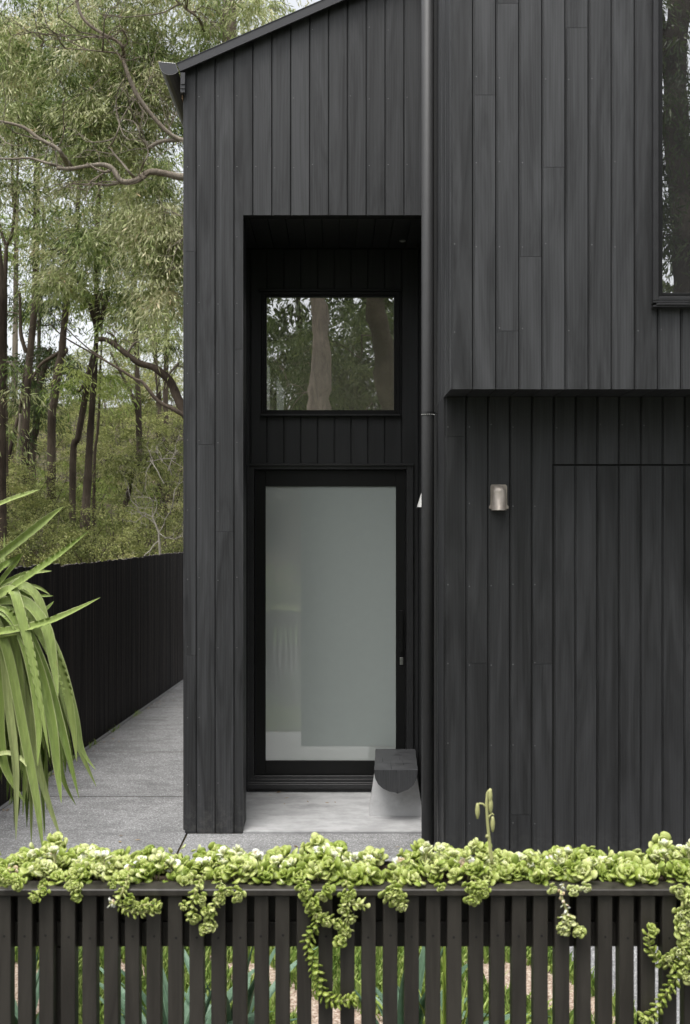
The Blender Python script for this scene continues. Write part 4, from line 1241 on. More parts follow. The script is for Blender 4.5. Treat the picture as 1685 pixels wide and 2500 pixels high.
yl([(-20, 1450), (20, 1400), (45, 1370), (55, 1352)], .030, .5, 0, -.1, True, .5)
yl([(-20, 1420), (15, 1350), (28, 1318)], .020, .7, 0, .05, True, .5)
yl([(-20, 1440), (40, 1410), (80, 1398), (127, 1394)], .022, .65, 0, .05, True, .5)
yl([(-20, 1470), (30, 1430), (80, 1452), (131, 1455)], .022, .5, 0, .05, True, .5)
yl([(20, 1545), (70, 1515), (110, 1490), (132, 1468)], .022, .35, 0, .05, True, .5)
yl([(0, 1460), (50, 1430), (95, 1435), (122, 1452)], .016, .8, 0, 0, True, .5)
yl([(-20, 1400), (5, 1375), (12, 1360), (10, 1300)], .014, .8, 0, 0, True, .5)
yl([(-20, 1660), (10, 1640), (24, 1640)], .014, 1, 0, 0, True)
yl([(-30, 1850), (20, 1838), (55, 1855), (65, 1872)], .018, .95, 0, -.1, True)
yl([(-40, 1430), (0, 1388), (30, 1370), (52, 1350)], .032, .45, 0, -.1, True, .5)
mb.build('toothed_leaves', ym, yuc, True)

# plants of the bed seen through the slats
bl = yuccamat('blue_green_strap', [(0, (0.06, 0.12, 0.06)), (1, (0.20, 0.32, 0.22))])
yg = yuccamat('yellow_green_strap', [(0, (0.14, 0.22, 0.03)), (1, (0.42, 0.52, 0.10))])
for i, (px, D, L, n, m_, wd, lab) in enumerate((
    (430, 3.75, .62, 34, bl, .045, 'blue green strap leaved plant behind the slats left of the long trailing succulent'),
    (560, 3.9, .55, 22, bl, .045, 'blue green strap leaved plant standing nearest the pink gravel'),
    (1000, 3.8, .62, 34, bl, .050, 'broad blue green leaved plant in the bed below the downpipe'),
    (1090, 3.62, .66, 60, yg, .013, 'spiky yellow green tussock behind the slats right of the middle'),
    (60, 4.1, .45, 26, bl, .035, 'green strap leaved plant in the bed at the left end'),
    (1290, 3.5, .34, 40, yg, .014, 'small yellow green tussock behind the slats on the right'))):
    c_ = P(px, 1290, D)
    mb = MB()
    straps(mb, (c_.x, D, -0.005), n, L, wd, 48, 1.3)
    tag(mb.build('strap_plant', m_, None, True), lab, 'plant', 'strap leaved plants in the front garden bed')
# low ground cover
def blades_np(name, P0, L, wid, mat, lean=.5, rngs=rng):
    n = len(P0)
    az_ = rngs.random(n)*6.283; le = rngs.random(n)*lean
    d = np.stack([np.cos(az_)*le, np.sin(az_)*le, np.ones(n)], 1); d /= np.linalg.norm(d, axis=1)[:, None]
    sz = L*(0.5+rngs.random(n))
    s_ = np.stack([-np.sin(az_+1), np.cos(az_+1), np.zeros(n)], 1)
    w2 = (wid*(0.6+.8*rngs.random(n)))[:, None]/2
    tip = P0 + d*sz[:, None] + np.stack([np.cos(az_), np.sin(az_), np.zeros(n)], 1)*(sz*le*.6)[:, None]
    mid = P0 + d*(sz*.55)[:, None]
    V = np.stack([P0-s_*w2*.6, mid-s_*w2, tip, mid+s_*w2, P0+s_*w2*.6], 1).reshape(-1, 3)
    b = np.arange(n)*5
    Q = np.stack([b, b+1, b+2, b+3, b+4], 1)
    return np_mesh(name, V, Q, rngs.random(n), mat)
gm = leafmat('groundcover_leaf', [(0.1, (0.07, 0.13, 0.025)), (0.5, (0.20, 0.30, 0.06)), (0.9, (0.42, 0.50, 0.16))], .25)
pp = []
while len(pp) < 42000:
    x = random.uniform(-2.3, 1.5); y = random.uniform(3.25, 5.29)
    if x > 1.55-(y-3.08)*.245: continue
    k = math.sin(x*4.3+1.0)*math.cos(y*5.1+x*1.3)+.5*math.sin(x*11+y*7)
    if k < -0.35 and not (y > 4.95 or y < 3.9): continue
    pp.append((x, y, -.006))
tag(blades_np('ground_cover', np.array(pp), .06, .013, gm), 'low green ground cover growing over the gravel behind the slat fence', 'ground cover', kind='stuff')

dl_ = leafmat('dry_leaf', [(0.1, (0.10, 0.06, 0.03)), (0.9, (0.35, 0.25, 0.14))], .1)
pq = []
for _ in range(90):
    y = random.uniform(5.6, 13); pq.append((fx(y)+.04+abs(random.gauss(0, .10)), y, .006))
for _ in range(26): pq.append((random.uniform(-1.6, .9), random.uniform(5.7, 7.0), .006))
for _ in range(10): pq.append((random.uniform(-.6, .5), random.uniform(7.5, 7.86), .075))
pq = np.array(pq); n = len(pq); az_ = rng.random(n)*6.283
d_ = np.stack([np.cos(az_), np.sin(az_), rng.random(n)*.15], 1)*(.025+.03*rng.random(n))[:, None]
s_ = np.stack([-np.sin(az_), np.cos(az_), rng.random(n)*.3], 1)*(.004+.005*rng.random(n))[:, None]
np_l = np.stack([pq, pq+d_*.5-s_, pq+d_, pq+d_*.5+s_], 1).reshape(-1, 3)
tag(np_mesh('leaf_litter', np_l, np.arange(n*4).reshape(-1, 4), rng.random(n), dl_), 'dry fallen gum leaves scattered on the path and along the fence foot', 'fallen leaves', kind='stuff')
pw = np.array([(fx(y_)+.03+abs(random.gauss(0, .01)), y_, 0) for y_ in [random.choice((7.9, 8.6, 9.3, 9.9, 10.6, 11.5))+random.gauss(0, .07) for _ in range(160)]])
tag(blades_np('weeds', pw, .05, .006, gm, 1.2), 'small weeds sprouting where the black fence meets the path', 'weeds', kind='stuff')

# ---------------------------------------------------------------- trees
gum_leaf = leafmat('gum_leaf', [(0.20, (0.055, 0.085, 0.022)), (0.40, (0.19, 0.26, 0.07)), (0.60, (0.45, 0.49, 0.22)), (0.82, (0.78, 0.76, 0.50)), (0.97, (0.58, 0.36, 0.18))], .30, .45, .8)
bright_leaf = leafmat('bright_leaf', [(0.18, (0.05, 0.09, 0.015)), (0.5, (0.27, 0.37, 0.08)), (0.85, (0.58, 0.64, 0.22))], .4, .45, .8)
shrub_leaf = leafmat('shrub_leaf', [(0.18, (0.035, 0.042, 0.013)), (0.40, (0.17, 0.20, 0.06)), (0.66, (0.43, 0.45, 0.16)), (0.92, (0.52, 0.42, 0.27))], .3, .6, .5)
mirror_leaf = leafmat('broad_gum_leaf', [(0.1, (0.04, 0.065, 0.02)), (0.5, (0.10, 0.15, 0.04)), (0.9, (0.22, 0.27, 0.09))], .3, .5, .8)
dark_leaf = leafmat('dark_leaf', [(0.1, (0.02, 0.035, 0.01)), (0.5, (0.05, 0.08, 0.02)), (0.9, (0.11, 0.14, 0.04))], .3, .5, .8)
bark_dark = barkmat('dark_ironbark', (0.050, 0.037, 0.027), (0.15, 0.118, 0.09), 30, 6)
bark_pale = barkmat('pale_bark', (0.34, 0.295, 0.235), (0.17, 0.135, 0.10), 24, 7)
bark_gum = barkmat('grey_gum_bark', (0.46, 0.37, 0.31), (0.34, 0.28, 0.24), 10, 2)

def leaf_cloud(name, C, per, rad, L, wid, mat, parent, droop=.8, sprd=(1, 1, .8), tints=None):
    C = np.asarray(C, float); m_ = len(C); n = m_*per
    ci = np.repeat(np.arange(m_), per)
    rr = rad*(0.6+.8*rng.random(m_))[ci]
    off = rng.normal(size=(n, 3))*np.array(sprd)*rr[:, None]*.55
    # leaves sit along drooping twigs: quantise directions per twig
    tw = rng.integers(0, max(4, per//9), n)
    key = ci*1000+tw
    r2 = np.random.default_rng(11)
    uniq, inv = np.unique(key, return_inverse=True)
    tdir = r2.normal(size=(len(uniq), 3)); tdir[:, 2] = tdir[:, 2]*.4 - .15
    tdir /= np.linalg.norm(tdir, axis=1)[:, None]
    q = rng.random(n)
    onTw = tdir[inv]*(q*rr*1.45)[:, None]; onTw[:, 2] -= q*q*rr*.8
    pos = C[ci] + onTw + off*.22
    d = tdir[inv]*.75 + rng.normal(size=(n, 3))*.42; d[:, 2] -= droop
    d /= np.linalg.norm(d, axis=1)[:, None]
    s_ = np.cross(d, rng.normal(size=(n, 3))); s_ /= (np.linalg.norm(s_, axis=1)[:, None]+1e-9)
    LL = (L*(.55+.8*rng.random(n)))[:, None]; WW = (wid*(.6+.7*rng.random(n)))[:, None]
    V = np.stack([pos, pos+d*LL*.45-s_*WW*.5, pos+d*LL, pos+d*LL*.45+s_*WW*.5], 1).reshape(-1, 3)
    b = np.arange(n)*4
    Q = np.stack([b, b+1, b+2, b+3], 1)
    ct = (rng.random(m_) if tints is None else tints)
    T = np.clip(ct[ci]*.66 + rng.random(n)*.34 + (rng.random(n) < .02)*.4, 0, 1)
    return np_mesh(name, V, Q, T, mat, parent)

def wander(p0, p1, n=7, amp=.12, sag=0.0):
    p0, p1 = Vector(p0), Vector(p1)
    L = (p1-p0).length
    res = []
    ph = [random.random()*6.28 for _ in range(3)]
    for i in range(n+1):
        t = i/n
        e_ = math.sin(math.pi*t)
        res.append(p0.lerp(p1, t) + Vector((math.sin(t*7+ph[0]), math.sin(t*6+ph[1]), math.sin(t*8+ph[2])))*amp*L*e_*.5 + Vector((0, 0, -sag*L*e_)))
    return res

def tree(name, label, cat, trunks, boxes, per, rad, L, wid, leaf, bark, twig_every=1.0, droop=.8, group=None, twigbark=None, nside=8):
    """trunks: list of [(x,y,z,r),...] limbs. boxes: crown clump volumes (cx,cy,cz,rx,ry,rz,n)"""
    b0 = trunks[0][0]
    root = empty(name, (b0[0], b0[1], b0[2]), label=label, cat=cat, group=group)
    mb = MB()
    nodes = []
    for tr in trunks:
        pts = bez([t[:3] for t in tr], 4*len(tr)) if len(tr) > 2 else [Vector(t[:3]) for t in tr]
        rs = np.interp(np.linspace(0, 1, len(pts)), np.linspace(0, 1, len(tr)), [t[3] for t in tr])
        rs = [r*(1+random.uniform(-.08, .08)) for r in rs]
        mb.tube(pts, rs, nside)
        nodes += [(p, r) for p, r in zip(pts, rs)][len(pts)//4:]
    C = []
    for (cx, cy, cz, rx, ry, rz, n) in boxes:
        k = 0
        while k < n:
            v = np.array([random.uniform(-1, 1) for _ in range(3)])
            if (v*v).sum() > 1: continue
            C.append((cx+v[0]*rx, cy+v[1]*ry, cz+v[2]*rz)); k += 1
    mb.build('trunk', bark, root, True)
    mb2 = MB()
    for c_ in C:
        if random.random() < twig_every:
            cv = Vector(c_)
            best = min(nodes, key=lambda q: (q[0]-cv).length + max(0, q[0].z-cv.z)*.6)
            if (best[0]-cv).length > 4.5: continue
            pts = wander(best[0], cv, 6, .28, -.05)
            r0 = min(best[1]*.5, .024)
            mb2.tube(pts, list(np.linspace(r0, .004, len(pts))), 5, False)
            nodes.append((pts[3], r0*.6)); nodes.append((pts[5], r0*.4))
            for q in range(2):
                e_ = cv+Vector((random.uniform(-.5, .5), random.uniform(-.4, .4), random.uniform(-.3, .35)))
                mb2.tube(wander(pts[random.randint(3, 5)], e_, 4, .35), list(np.linspace(r0*.35+.002, .003, 5)), 4, False)
    if mb2.v: mb2.build('branches', twigbark or bark, root, True)
    if C: leaf_cloud('crown', C, per, rad, L, wid, leaf, root, droop)
    return root

def twig(p, d, L, r, dep, mb=None):
    mb = mb if mb is not None else globals()['mb']
    pts = [Vector(p)]
    dd = Vector(d).normalized()
    for i in range(4):
        dd = (dd + Vector((random.gauss(0, .28), random.gauss(0, .2), random.gauss(0, .28)))).normalized()
        pts.append(pts[-1]+dd*L/4)
    mb.tube(pts, list(np.linspace(r, r*.55, 5)), 5, False)
    if dep > 0:
        for k in range(random.choice((2, 3))):
            a = pts[random.choice((2, 3, 4))]
            twig(a, (dd+Vector((random.gauss(0, .8), random.gauss(0, .4), random.gauss(0.1, .8)))).normalized(), L*.68, r*.55, dep-1, mb)
def T(path, D, r0, r1, dD=0.0):
    n = len(path)
    out = []
    for i, (px, py) in enumerate(path):
        d = D + dD*i/(n-1)
        p = P(px, py, d); out.append((p.x, p.y, p.z, r0+(r1-r0)*i/(n-1)))
    return out
def grounded(tr):
    x, y, z, r = tr[0]
    return [(x, y, hill_h(x, y)-.1, r*1.15)] + tr if z > hill_h(x, y)+.1 else tr
tall = 'gum trees standing in the bush beyond the fence'
def C(px, py, D, rx, ry, rz, n):
    p = P(px, py, D); return (p.x, p.y, p.z, rx, ry, rz, n)

# the near gnarled tree whose trunk stands behind the house; its limbs reach over to the left
D0 = 15.5
tr = [[(PX(560, D0), D0, 0, .22), (PX(555, D0), D0, 3.5, .18), (PX(548, D0), D0, 6.0, .15), (PX(560, D0), D0, 9.5, .10), (PX(520, D0), D0, 13, .04)],
      T([(550, 400), (500, 415), (450, 432), (405, 424), (365, 420), (335, 440), (297, 443), (275, 412), (250, 402), (215, 405), (172, 412), (140, 410)], D0, .10, .035),
      T([(172, 410), (150, 375), (140, 362), (95, 338), (60, 312), (20, 300), (-40, 290)], D0, .05, .02),
      T([(150, 408), (130, 402), (105, 395), (70, 386), (30, 388), (-30, 386)], D0-.1, .03, .014),
      T([(550, 360), (500, 352), (452, 342), (400, 344), (378, 352), (362, 362)], D0+.1, .07, .03),
      T([(362, 362), (345, 335), (330, 300), (300, 290)], D0, .022, .008),
      T([(297, 443), (262, 452), (225, 447)], D0, .035, .015),
      T([(275, 412), (258, 420), (235, 412), (212, 398)], D0-.1, .03, .014),
      T([(335, 440), (320, 425), (300, 400), (280, 378), (272, 365), (265, 362)], D0+.05, .030, .012),
      T([(340, 425), (350, 400), (362, 372), (350, 330)], D0, .02, .008),
      T([(265, 362), (282, 335), (292, 300), (285, 275)], D0, .018, .008),
      T([(303, 142), (300, 118), (290, 103), (250, 82), (212, 55), (192, 20), (185, -30)], D0, .03, .028),
      T([(303, 142), (285, 130), (250, 126), (215, 122), (160, 118), (100, 112)], D0, .018, .006),
      T([(303, 142), (305, 160), (340, 240), (420, 330), (500, 352)], D0+.05, .03, .05),
      T([(290, 103), (260, 92), (215, 90), (170, 100), (120, 88)], D0, .018, .006),
      T([(500, 80), (485, 45), (455, 22), (440, 10), (400, 30), (350, 38), (300, 42)], D0, .03, .007),
      T([(560, 600), (500, 560), (460, 530)], D0, .05, .02)]
for t_ in tr[1:]:
    for q_ in range(1, len(t_)): x_, y_2, z_, r_ = t_[q_]; k_2 = (15.5-.8)/15.5; t_[q_] = (x_*k_2, y_2*k_2, H+(z_-H)*k_2, r_*(.60 if r_ > .04 else .75))
cl = [C(330, 60, 15.9, 1.35, .75, .75, 42), C(110, 100, 16.2, 1.2, .7, .7, 32), C(390, 215, 15.9, .8, .6, .7, 20), C(265, 245, 16.1, .9, .6, .5, 16),
      C(110, 260, 15.9, .8, .8, .4, 11), C(330, 330, 16, .9, .8, .5, 15), C(200, 350, 16.2, 1.0, .8, .5, 14), C(400, 480, 15.6, .5, .7, .6, 16), C(420, 640, 15.5, .5, .7, .9, 22),
      C(300, 560, 15.8, .8, .8, .5, 18), C(600, 50, 15.5, 1.2, 1.5, 1.2, 30), C(-250, 250, 15.8, 1.2, 1.2, 2.0, 30), C(330, -180, 15.5, 2.4, 1.4, 1.0, 34), C(600, 400, 16, .8, 1, 2, 14)]
near_gum = tree('gum_tree', 'nearest gum tree with pale twisting limbs reaching out from behind the house', 'tree', tr, cl, 330, .36, .11, .0185, gum_leaf, bark_pale, 1.0, group=tall, twigbark=bark_pale)
mb = MB()
for k in range(46):
    src = random.choice(tr[1:])
    q = random.randint(1, len(src)-1)
    p_ = Vector(src[q][:3])
    twig(p_, (random.gauss(-.5, .7), random.gauss(-.2, .3), random.gauss(.15, .6)), random.uniform(.35, .9), random.uniform(.007, .013), 2, mb)
mb.build('bare_twigs', bark_pale, near_gum)

defs = [
 ('dark trunk with a leaning stem crossing its foot, near the left edge', 21, [[(62, 1130), (64, 1000), (72, 880), (86, 732), (88, 600), (90, 470), (92, 335), (96, 150), (100, -60)], [(4, 1215), (25, 1100), (50, 990), (60, 900)], [(86, 732), (110, 705), (128, 690), (160, 640)], [(64, 860), (52, 820), (50, 780), (48, 710)]], .085, .05,
   [C(90, 640, 20.5, 1.3, .9, .7, 12), C(60, 480, 21, 1.0, .9, .8, 14), C(150, 170, 21, 1.8, 1, 1.2, 40), C(-250, 500, 21, 1.5, 1.5, 2.6, 40), C(90, -150, 21, 2, 1.2, 1.2, 34), C(30, 240, 21, .8, .9, 1.0, 18)], gum_leaf),
 ('dark trunk with a black knotty burl, tilting right as it rises', 20, [[(126, 1052), (132, 980), (142, 900), (151, 858), (158, 780), (170, 690), (185, 600), (190, 500), (205, 300)], [(151, 858), (130, 870), (100, 890), (78, 925)], [(150, 870), (158, 862), (164, 855), (160, 850)]], .085, .04,
   [C(170, 600, 20.5, .9, .8, .6, 14), C(220, 480, 20, .9, .8, .7, 14), C(190, 300, 20.5, 1.0, .9, .9, 18)], gum_leaf),
 ('large trunk rising straight from behind the side fence and forking into three', 18.5, [[(206, 1385), (208, 1270), (214, 1178), (221, 1050), (232, 900), (236, 800)], [(236, 800), (228, 770), (215, 735), (196, 695), (170, 640), (160, 560)], [(236, 805), (238, 740), (234, 660), (236, 600), (242, 480), (245, 400), (240, 250), (250, 60), (250, -80)], [(240, 800), (250, 770), (262, 720), (268, 640), (262, 560), (275, 480)]], .098, .035,
   [C(240, 540, 18.5, 1.1, .9, .5, 20), C(190, 660, 18.2, .9, .8, .4, 14), C(320, 690, 18.4, .8, .8, .5, 16), C(260, 400, 18.5, 1.0, .9, .7, 14), C(240, 140, 18.5, 1.8, 1, 1.1, 34), C(250, -150, 18.5, 1.8, 1.2, 1.0, 24)], gum_leaf),
 ('slanting dark stem joining the big forked trunk from the left', 18.9, [[(178, 1130), (190, 1070), (203, 1000), (214, 930), (226, 880), (232, 860)], [(222, 900), (205, 940), (188, 960)]], .06, .05, [C(188, 930, 18.6, .3, .3, .25, 3)], bright_leaf),
 ('slim straight trunk in the right half of the gap with leafless lower stem', 24, [[(341, 1330), (341, 1200), (340, 1080), (338, 987), (334, 880), (330, 760), (328, 650), (322, 500), (318, 350)], [(336, 1010), (320, 960), (300, 920), (280, 880), (270, 860)]], .082, .04,
   [C(340, 740, 24, 1.2, 1, .6, 12), C(340, 560, 24, 1.3, 1, .9, 22), C(320, 360, 24, 1.3, 1, .9, 20)], bright_leaf),
 ('thin trunk close to the left corner of the house, second from the wall', 28, [[(388, 985), (384, 920), (378, 850), (376, 780), (372, 650), (370, 500)]], .07, .04, [C(380, 800, 28, .9, 1, .5, 8), C(380, 620, 28, 1.2, 1, 1.1, 20)], bright_leaf),
 ('thin trunk nearest the left corner of the house', 29, [[(404, 970), (405, 900), (407, 830), (412, 700), (415, 560)]], .075, .05, [C(425, 780, 29, .8, 1, .5, 8), C(440, 560, 29, 1.2, 1, 1.2, 18)], bright_leaf),
 ('black trunk cut by the left edge of the picture', 17, [[(3, 1150), (2, 1000), (4, 850), (5, 760), (3, 700), (-10, 560), (-20, 400), (-30, 200)]], .085, .05, [C(-60, 420, 17, .8, .8, .8, 14), C(-80, 900, 17, .8, .8, 1.2, 14)], gum_leaf),
 ('pale brown slender trunk behind the first dark trunks at the left', 27, [[(36, 1010), (36, 930), (37, 850), (38, 770), (40, 600), (42, 450)]], .085, .05, [C(30, 760, 27, 1.2, 1, .7, 14), C(50, 560, 27, 1.4, 1, 1.1, 22)], bright_leaf),
 ('forked dark trunk high at the left edge, splitting like a wishbone', 19, [[(14, 1200), (12, 900), (12, 720), (14, 640), (16, 600)], [(16, 602), (6, 575), (0, 550), (-10, 500)], [(16, 600), (28, 575), (33, 540), (40, 460), (45, 380), (46, 250), (60, 100)], [(33, 500), (30, 430), (30, 320), (20, 200)]], .055, .035, [C(40, 250, 19, .8, .8, .8, 14), C(0, 150, 19, .9, .9, .9, 16)], gum_leaf),
 ('very thin dark stem between the big forked trunk and the slim straight one', 19.5, [[(230, 1150), (238, 1060), (243, 980), (245, 900), (248, 840), (250, 700)]], .028, .018, [C(255, 930, 19.3, .22, .3, .35, 3), C(262, 720, 19.5, .7, .7, .3, 5)], bright_leaf),
 ('thin grey dead pole beside the first dark trunk', 20, [[(34, 1245), (42, 1150), (48, 1050), (50, 1010)]], .04, .025, [], bright_leaf),
 ('short dark trunk low in the undergrowth near the house corner', 20, [[(305, 1260), (312, 1215), (320, 1170), (330, 1140)]], .05, .04, [C(330, 1130, 20, .8, .7, .35, 8)], shrub_leaf),
 ('dark leaning trunk left of the burled one', 23, [[(78, 1120), (88, 1040), (95, 950), (108, 900), (125, 850)], [(95, 950), (96, 800), (104, 650), (106, 500)]], .09, .05, [C(100, 880, 23, .7, .7, .8, 14), C(110, 720, 23, 1.0, .8, .8, 18), C(70, 1000, 22.5, .5, .5, .7, 10)], dark_leaf),
]
for lab, D, paths, r0, r1, cl, lf in defs:
    trs = []
    for i, pth in enumerate(paths):
        t_ = T(pth, D, r0 if i == 0 else r0*.55, r1 if i == 0 else r1*.5)
        trs.append(grounded(t_) if i == 0 else t_)
    tree('gum_tree' if 'dead' not in lab else 'dead_tree', lab, 'tree', trs, cl, 200, .40, .12 if lf is not bright_leaf else .11, .022 if lf is not bright_leaf else .026, lf, bark_dark if 'pale' not in lab and 'grey' not in lab else bark_pale, .9, group=tall, twigbark=bark_pale if lf is gum_leaf else bark_dark)

D1 = 15.3
tr = [[(PX(540, D1), D1, 0, .16), (PX(535, D1), D1, 3.0, .13), (PX(520, D1), D1, 5.5, .10), (PX(530, D1), D1, 8, .05)],
      T([(530, 1120), (470, 1040), (440, 985), (418, 935), (400, 915), (375, 897), (340, 886), (310, 865), (285, 845), (262, 830), (240, 828)], D1, .075, .034),
      T([(530, 1080), (480, 1040), (450, 1015), (425, 1000), (385, 978), (350, 935), (330, 925), (290, 900), (230, 865), (160, 825), (120, 790)], D1-.8, .04, .007),
      T([(250, 872), (215, 850), (160, 800), (120, 760)], D1-.8, .012, .005), T([(285, 845), (278, 820), (262, 812)], D1, .02, .01)]
tree('gum_tree', 'dark thick limb curving low over the bushes from behind the corner of the house', 'tree', tr,
     [C(520, 700, D1, .7, .8, .8, 8), C(330, 800, 15.6, .5, .5, .25, 4), C(430, 830, 15.5, .25, .4, .4, 4)], 200, .36, .105, .017, gum_leaf, bark_dark, .9, group=tall, twigbark=bark_pale)

bark_white = barkmat('bleached_twig', (0.44, 0.41, 0.34), (0.34, 0.31, 0.26), 20, 6)
# leafless grey twigs leaning over the fence by the house
root = empty('dead_shrub', (PX(395, 15), 15, 0), label='leafless grey branching shrub by the house corner above the fence', cat='shrub')
mb = MB()
b = P(392, 1372, 15)
mb.tube([(b.x, 15, 0), (b.x, 15, b.z), P(388, 1300, 15), P(372, 1262, 15)], [.028, .02, .016, .012], 7)
for (a, c2) in (((372, 1262), (330, 1235)), ((372, 1262), (360, 1200)), ((388, 1300), (440, 1330)), ((380, 1280), (300, 1200)), ((372, 1262), (410, 1200)), ((360, 1255), (330, 1290)), ((388, 1300), (440, 1260)), ((400, 1180), (340, 1100)), ((420, 1160), (360, 1060)), ((430, 1120), (330, 1110)), ((388, 1320), (300, 1330)), ((420, 1240), (445, 1130)), ((410, 1150), (450, 1080))):
    p0, p1 = P(a[0], a[1], 15), P(c2[0], c2[1], 15)
    twig(p0, p1-p0, (p1-p0).length*.75, .0085, 3)
mb.build('branches', bark_white, root)

# undergrowth
k_ = 0
shr = [(40, 1240, 19, .85), (110, 1190, 19.5, .8), (70, 1320, 17.5, .8), (150, 1290, 18, .75), (0, 1330, 17, .7), (190, 1340, 17, .55), (240, 1330, 19, .7), (280, 1230, 22, .9), (250, 1130, 25, 1.0), (310, 1060, 28, 1.1),
       (370, 1130, 24, .95), (420, 1060, 27, 1.1), (350, 1290, 18, .7), (410, 1300, 17, .8), (290, 1330, 17.5, .6), (400, 1210, 21, .9), (170, 1180, 24, .9), (270, 980, 33, 1.3), (200, 1040, 29, 1.1), (340, 960, 34, 1.2), (420, 960, 33, 1.2),
       (120, 1010, 31, 1.3), (40, 1080, 26, 1.2), (-30, 1200, 20, 1.0), (-60, 1050, 26, 1.4), (150, 940, 36, 1.4), (30, 950, 36, 1.5), (240, 900, 40, 1.5), (360, 880, 40, 1.3), (100, 1360, 17, .6), (-120, 1300, 18, .9), (430, 1370, 16.6, .5), (320, 1370, 16.4, .45), (220, 1250, 21, .6), (470, 1150, 24, 1.2)]
shr_lab = ['mounded bush under the tip of the uppermost yucca leaf', 'olive bush at the foot of the first dark trunk', 'soft bush directly above the fence end of the toothed yucca leaves',
 'low spreading bush in front of the burled trunk', 'bush above the side fence at the very left edge', 'small bush touching the fence top left of the forked trunk base', 'bush between the forked trunk base and the slim straight trunk',
 'fresh green bush behind the slim trunk foot', 'bush halfway up the slope right of the forked trunk', 'upper slope bush just right of the thin black stem', 'bush behind the bare grey shrub twigs', 'upper slope bush against the corner of the house',
 'bush behind the bare grey shrub just above the fence', 'dark bush at the fence top against the house corner', 'bush under the short dark trunk', 'bush behind the tangle of bare twigs near the house', 'bright green leafy bush between the burled and the forked trunks',
 'highest bush behind the fork of the leaning dark stem', 'bush between the slanting stem and the burled trunk, up the slope', 'hazy bush on the slope crest behind the slim straight trunk', 'hazy bush on the slope crest behind the trunks by the house',
 'hazy bush seen between the first dark trunk and the burled trunk', 'bush at the left behind the grey dead pole', 'bush behind the black trunk at the left edge, low', 'bush behind the black trunk at the left edge, high', 'faint far bush left of the burl',
 'faint far bush at the left between the pale trunks', 'faint far bush under the sky gap beside the fork', 'faint far bush under the dark curving limb', 'small bush poking just over the side fence behind the yucca leaf tip', 'bush beyond the left edge of the picture',
 'small bush at the meeting of the side fence and the house', 'small bush on the fence line left of the bare shrub', 'narrow bush right behind the base of the forked trunk', 'bush hidden mostly by the corner of the house']
for i, (px, py, D, r) in enumerate(shr):
    c_ = P(px, py, D)
    gz = hill_h(c_.x, c_.y)
    root = empty('shrub', (c_.x, c_.y, gz), label=shr_lab[i], cat='shrub', group='bushes in the undergrowth beyond the side fence')
    mb = MB()
    top = max(c_.z, gz+.4)
    for k in range(9):
        e_ = Vector((c_.x+random.gauss(0, r*.5), c_.y+random.gauss(0, r*.4), top+random.uniform(-.3, .6)*r))
        mb.tube(wander((c_.x+random.gauss(0, .08), c_.y, gz-.05), e_, 5, .2), list(np.linspace(.028, .006, 6)), 5, False)
    mb.build('stems', bark_dark if i % 3 else bark_pale, root, True)
    cs = []
    n = int(34*r*r+14)
    while len(cs) < n:
        v = np.array([random.uniform(-1, 1) for _ in range(3)])
        q = (v*v).sum()
        if q > 1 or q < .25: continue
        z = top + v[2]*r*.75
        if z < gz+.05: continue
        cs.append((c_.x+v[0]*r*1.15, c_.y+v[1]*r, z))
    bright = i in (1, 16, 23)
    tn = np.clip(rng.random(len(cs))*.75 + (.15 if i % 4 == 0 else 0) , 0, 1)
    leaf_cloud('foliage', cs, 170, .20*(.7+.3*r), .046*(D/19)**.6, .016*(D/19)**.6, bright_leaf if i in (7, 16) else shrub_leaf, root, .15, (1, 1, .7), tn)

# ---------------------------------------------------------------- across the street (what the panes mirror)
mir = 'gum trees across the street'
def rx(px, Dm): return PX(px, Dm)
Dm = 24.0; ym_ = 2*DR - Dm
def mp(px, py, dm): 
    return (PX(px, dm), 2*DR-dm, PZ(py, dm))
def MT(path, dm, r0, r1):
    n = len(path)
    return [(*mp(px, py, dm), r0+(r1-r0)*i/(n-1)) for i, (px, py) in enumerate(path)]
trk = [(PX(785, Dm), ym_, 0, .30)] + MT([(782, 1100), (782, 1000), (786, 920), (789, 840), (786, 770), (776, 725), (760, 640), (740, 500), (730, 300)], Dm, .26, .14)
tree('gum_tree', 'thick pale barked gum mirrored in the middle of the porch window', 'tree', [trk, MT([(776, 725), (820, 640), (880, 560), (900, 400)], Dm, .1, .04)],
     [(mp(700, 600, Dm)[0], ym_, 9, 2.6, 2, 1.6, 40), (mp(700, 850, 26)[0], ym_-2.5, 6.2, 1.2, .8, 1.6, 34), (mp(800, 300, Dm)[0], ym_, 13, 3, 2.4, 2.4, 50)], 110, .5, .17, .035, mirror_leaf, bark_gum, .7, group=mir)
trk = [(PX(985, 25), 2*DR-25, 0, .36)] + MT([(965, 1060), (950, 960), (938, 870), (925, 790), (915, 725), (900, 600), (900, 400)], 25, .30, .18)
tree('gum_tree', 'darker leaning trunk mirrored at the right of the porch window', 'tree', [trk], [(mp(870, 900, 28)[0], 2*DR-28, 6.0, 1.7, 1, 2.2, 60), (mp(880, 500, 26)[0], 2*DR-26, 11, 2.2, 2, 2.5, 60)], 110, .5, .17, .04, mirror_leaf, bark_dark, .7, group=mir)
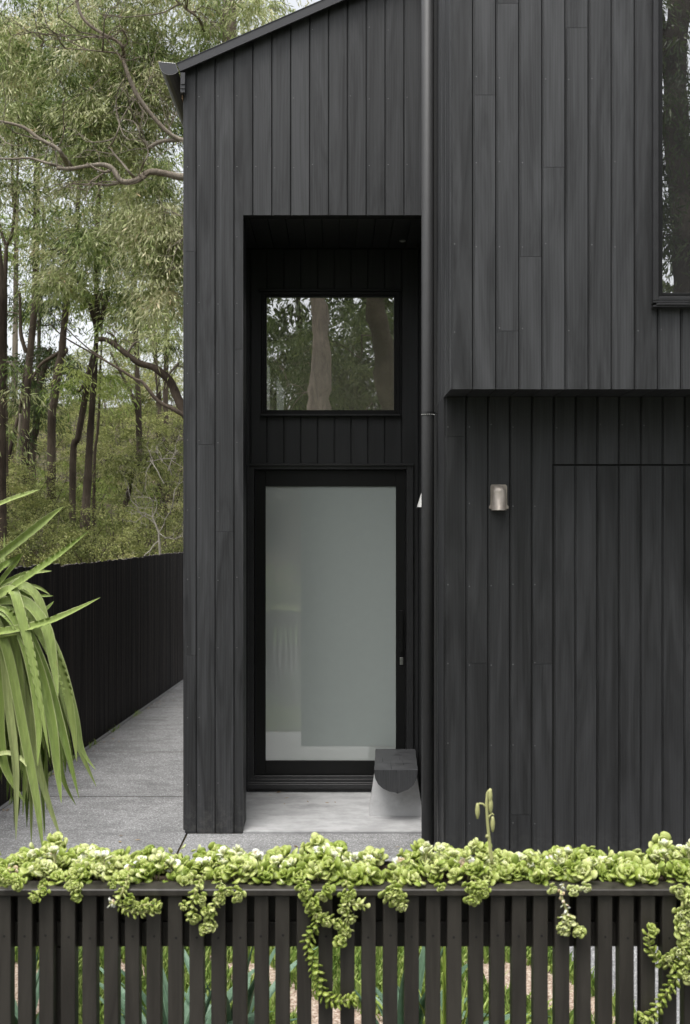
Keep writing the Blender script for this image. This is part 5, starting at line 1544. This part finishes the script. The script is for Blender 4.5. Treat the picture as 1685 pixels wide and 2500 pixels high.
# seen in the upper window on the right
def up(px, py, dm): return (PX(px, dm), 2*DU-dm, PZ(py, dm))
UD = 21.0
a_ = up(1670, 200, UD)
trk = [(a_[0]+.3, a_[1], 0, .34), (a_[0]+.2, a_[1], 5, .30), (*up(1655, 300, UD), .26), (*up(1648, 120, UD), .24), (*up(1665, 0, UD), .24), (*up(1680, -200, UD), .2)]
tree('gum_tree', 'tall dark tree mirrored in the upper window at the right edge', 'tree', [trk, [(*up(1648, 130, UD), .1), (*up(1625, 90, UD), .08), (*up(1610, 0, UD), .06)]],
     [(*up(1645, 60, UD), 1.1, .8, 1.2, 14), (*up(1670, 330, UD), .9, .8, .9, 22), (*up(1610, 480, UD), 1.4, .8, 1.0, 24), (*up(1700, 550, UD), 1.6, 1, .8, 34), (*up(1900, 200, UD), 2.2, 1.5, 3, 60), (*up(1500, 250, UD), 1.5, 1.5, 2.2, 40)], 110, .5, .17, .035, dark_leaf, bark_dark, .8, group=mir)
far_side = (('leftmost', -34, -13, 3.6), ('second from the left', -25, -15, 3.8), ('third from the left', -17, -12, 3.8), ('broad', -10, -15, 3.6),
            ('low bushy', -4.5, -17, 3.0), ('middle', 1.5, -18, 3.2), ('wide', 5.5, -19.5, 3.0), ('thickset', 11, -14, 3.6), ('third from the right', 18, -13, 3.8), ('second from the right', 26, -14, 3.8), ('rightmost', 34, -12, 3.6))
for nm, x, y, rr in far_side:  # dense tall row added behind the camera to keep low sky light off the facade
    hh = .75 if nm == 'thickset' else 1
    tree('gum_tree', nm + ' leafy dark gum tree of the row added across the street to block low sky', 'tree', [[(x, y, 0, .3), (x+.3, y, 4*hh, .24), (x, y, 8*hh, .14), (x+.4, y, 12*hh, .06)]],
         [(x, y, 3.2*hh, rr*1.2, 1.6, 3.2*hh, 90), (x, y, 9.5*hh, rr*1.1, 2.4, 4.0*hh, 80)], 90, .8, .30, .10, dark_leaf, bark_dark, .3, group=mir)
for nm, x, y in (('tall thin', -1.2, -19.5), ('densely leaved', .9, -20.5), ('round crowned', 6.5, -17.5)):
    tree('gum_tree', nm + ' gum tree at the back of the row across the street', 'tree', [[(x, y, 0, .2), (x+.2, y, 4, .17), (x, y, 8, .1), (x+.2, y, 11, .06)]],
         [(x, y, 6.2, 2.0, 1.0, 3.4, 130)], 150, .5, .17, .055, mirror_leaf, bark_dark, .3, group=mir)
# clipped hedge across the street
mb = MB()
cs = [(random.uniform(-6, 6), -7.6+random.uniform(-.35, .35), random.uniform(.15, 1.2)) for _ in range(420)]
hd = empty('hedge', (0, -7.6, 0), label='long clipped green hedge across the street mirrored in the glass door', cat='hedge')
leaf_cloud('foliage', cs, 60, .22, .07, .04, gm, hd, .1)
for x in (-5, -3, -1, 1, 3, 5):
    mb.tube([(x, -7.6, 0), (x+.05, -7.6, .9)], [.03, .012], 6)
mb.build('stems', bark_dark, hd)
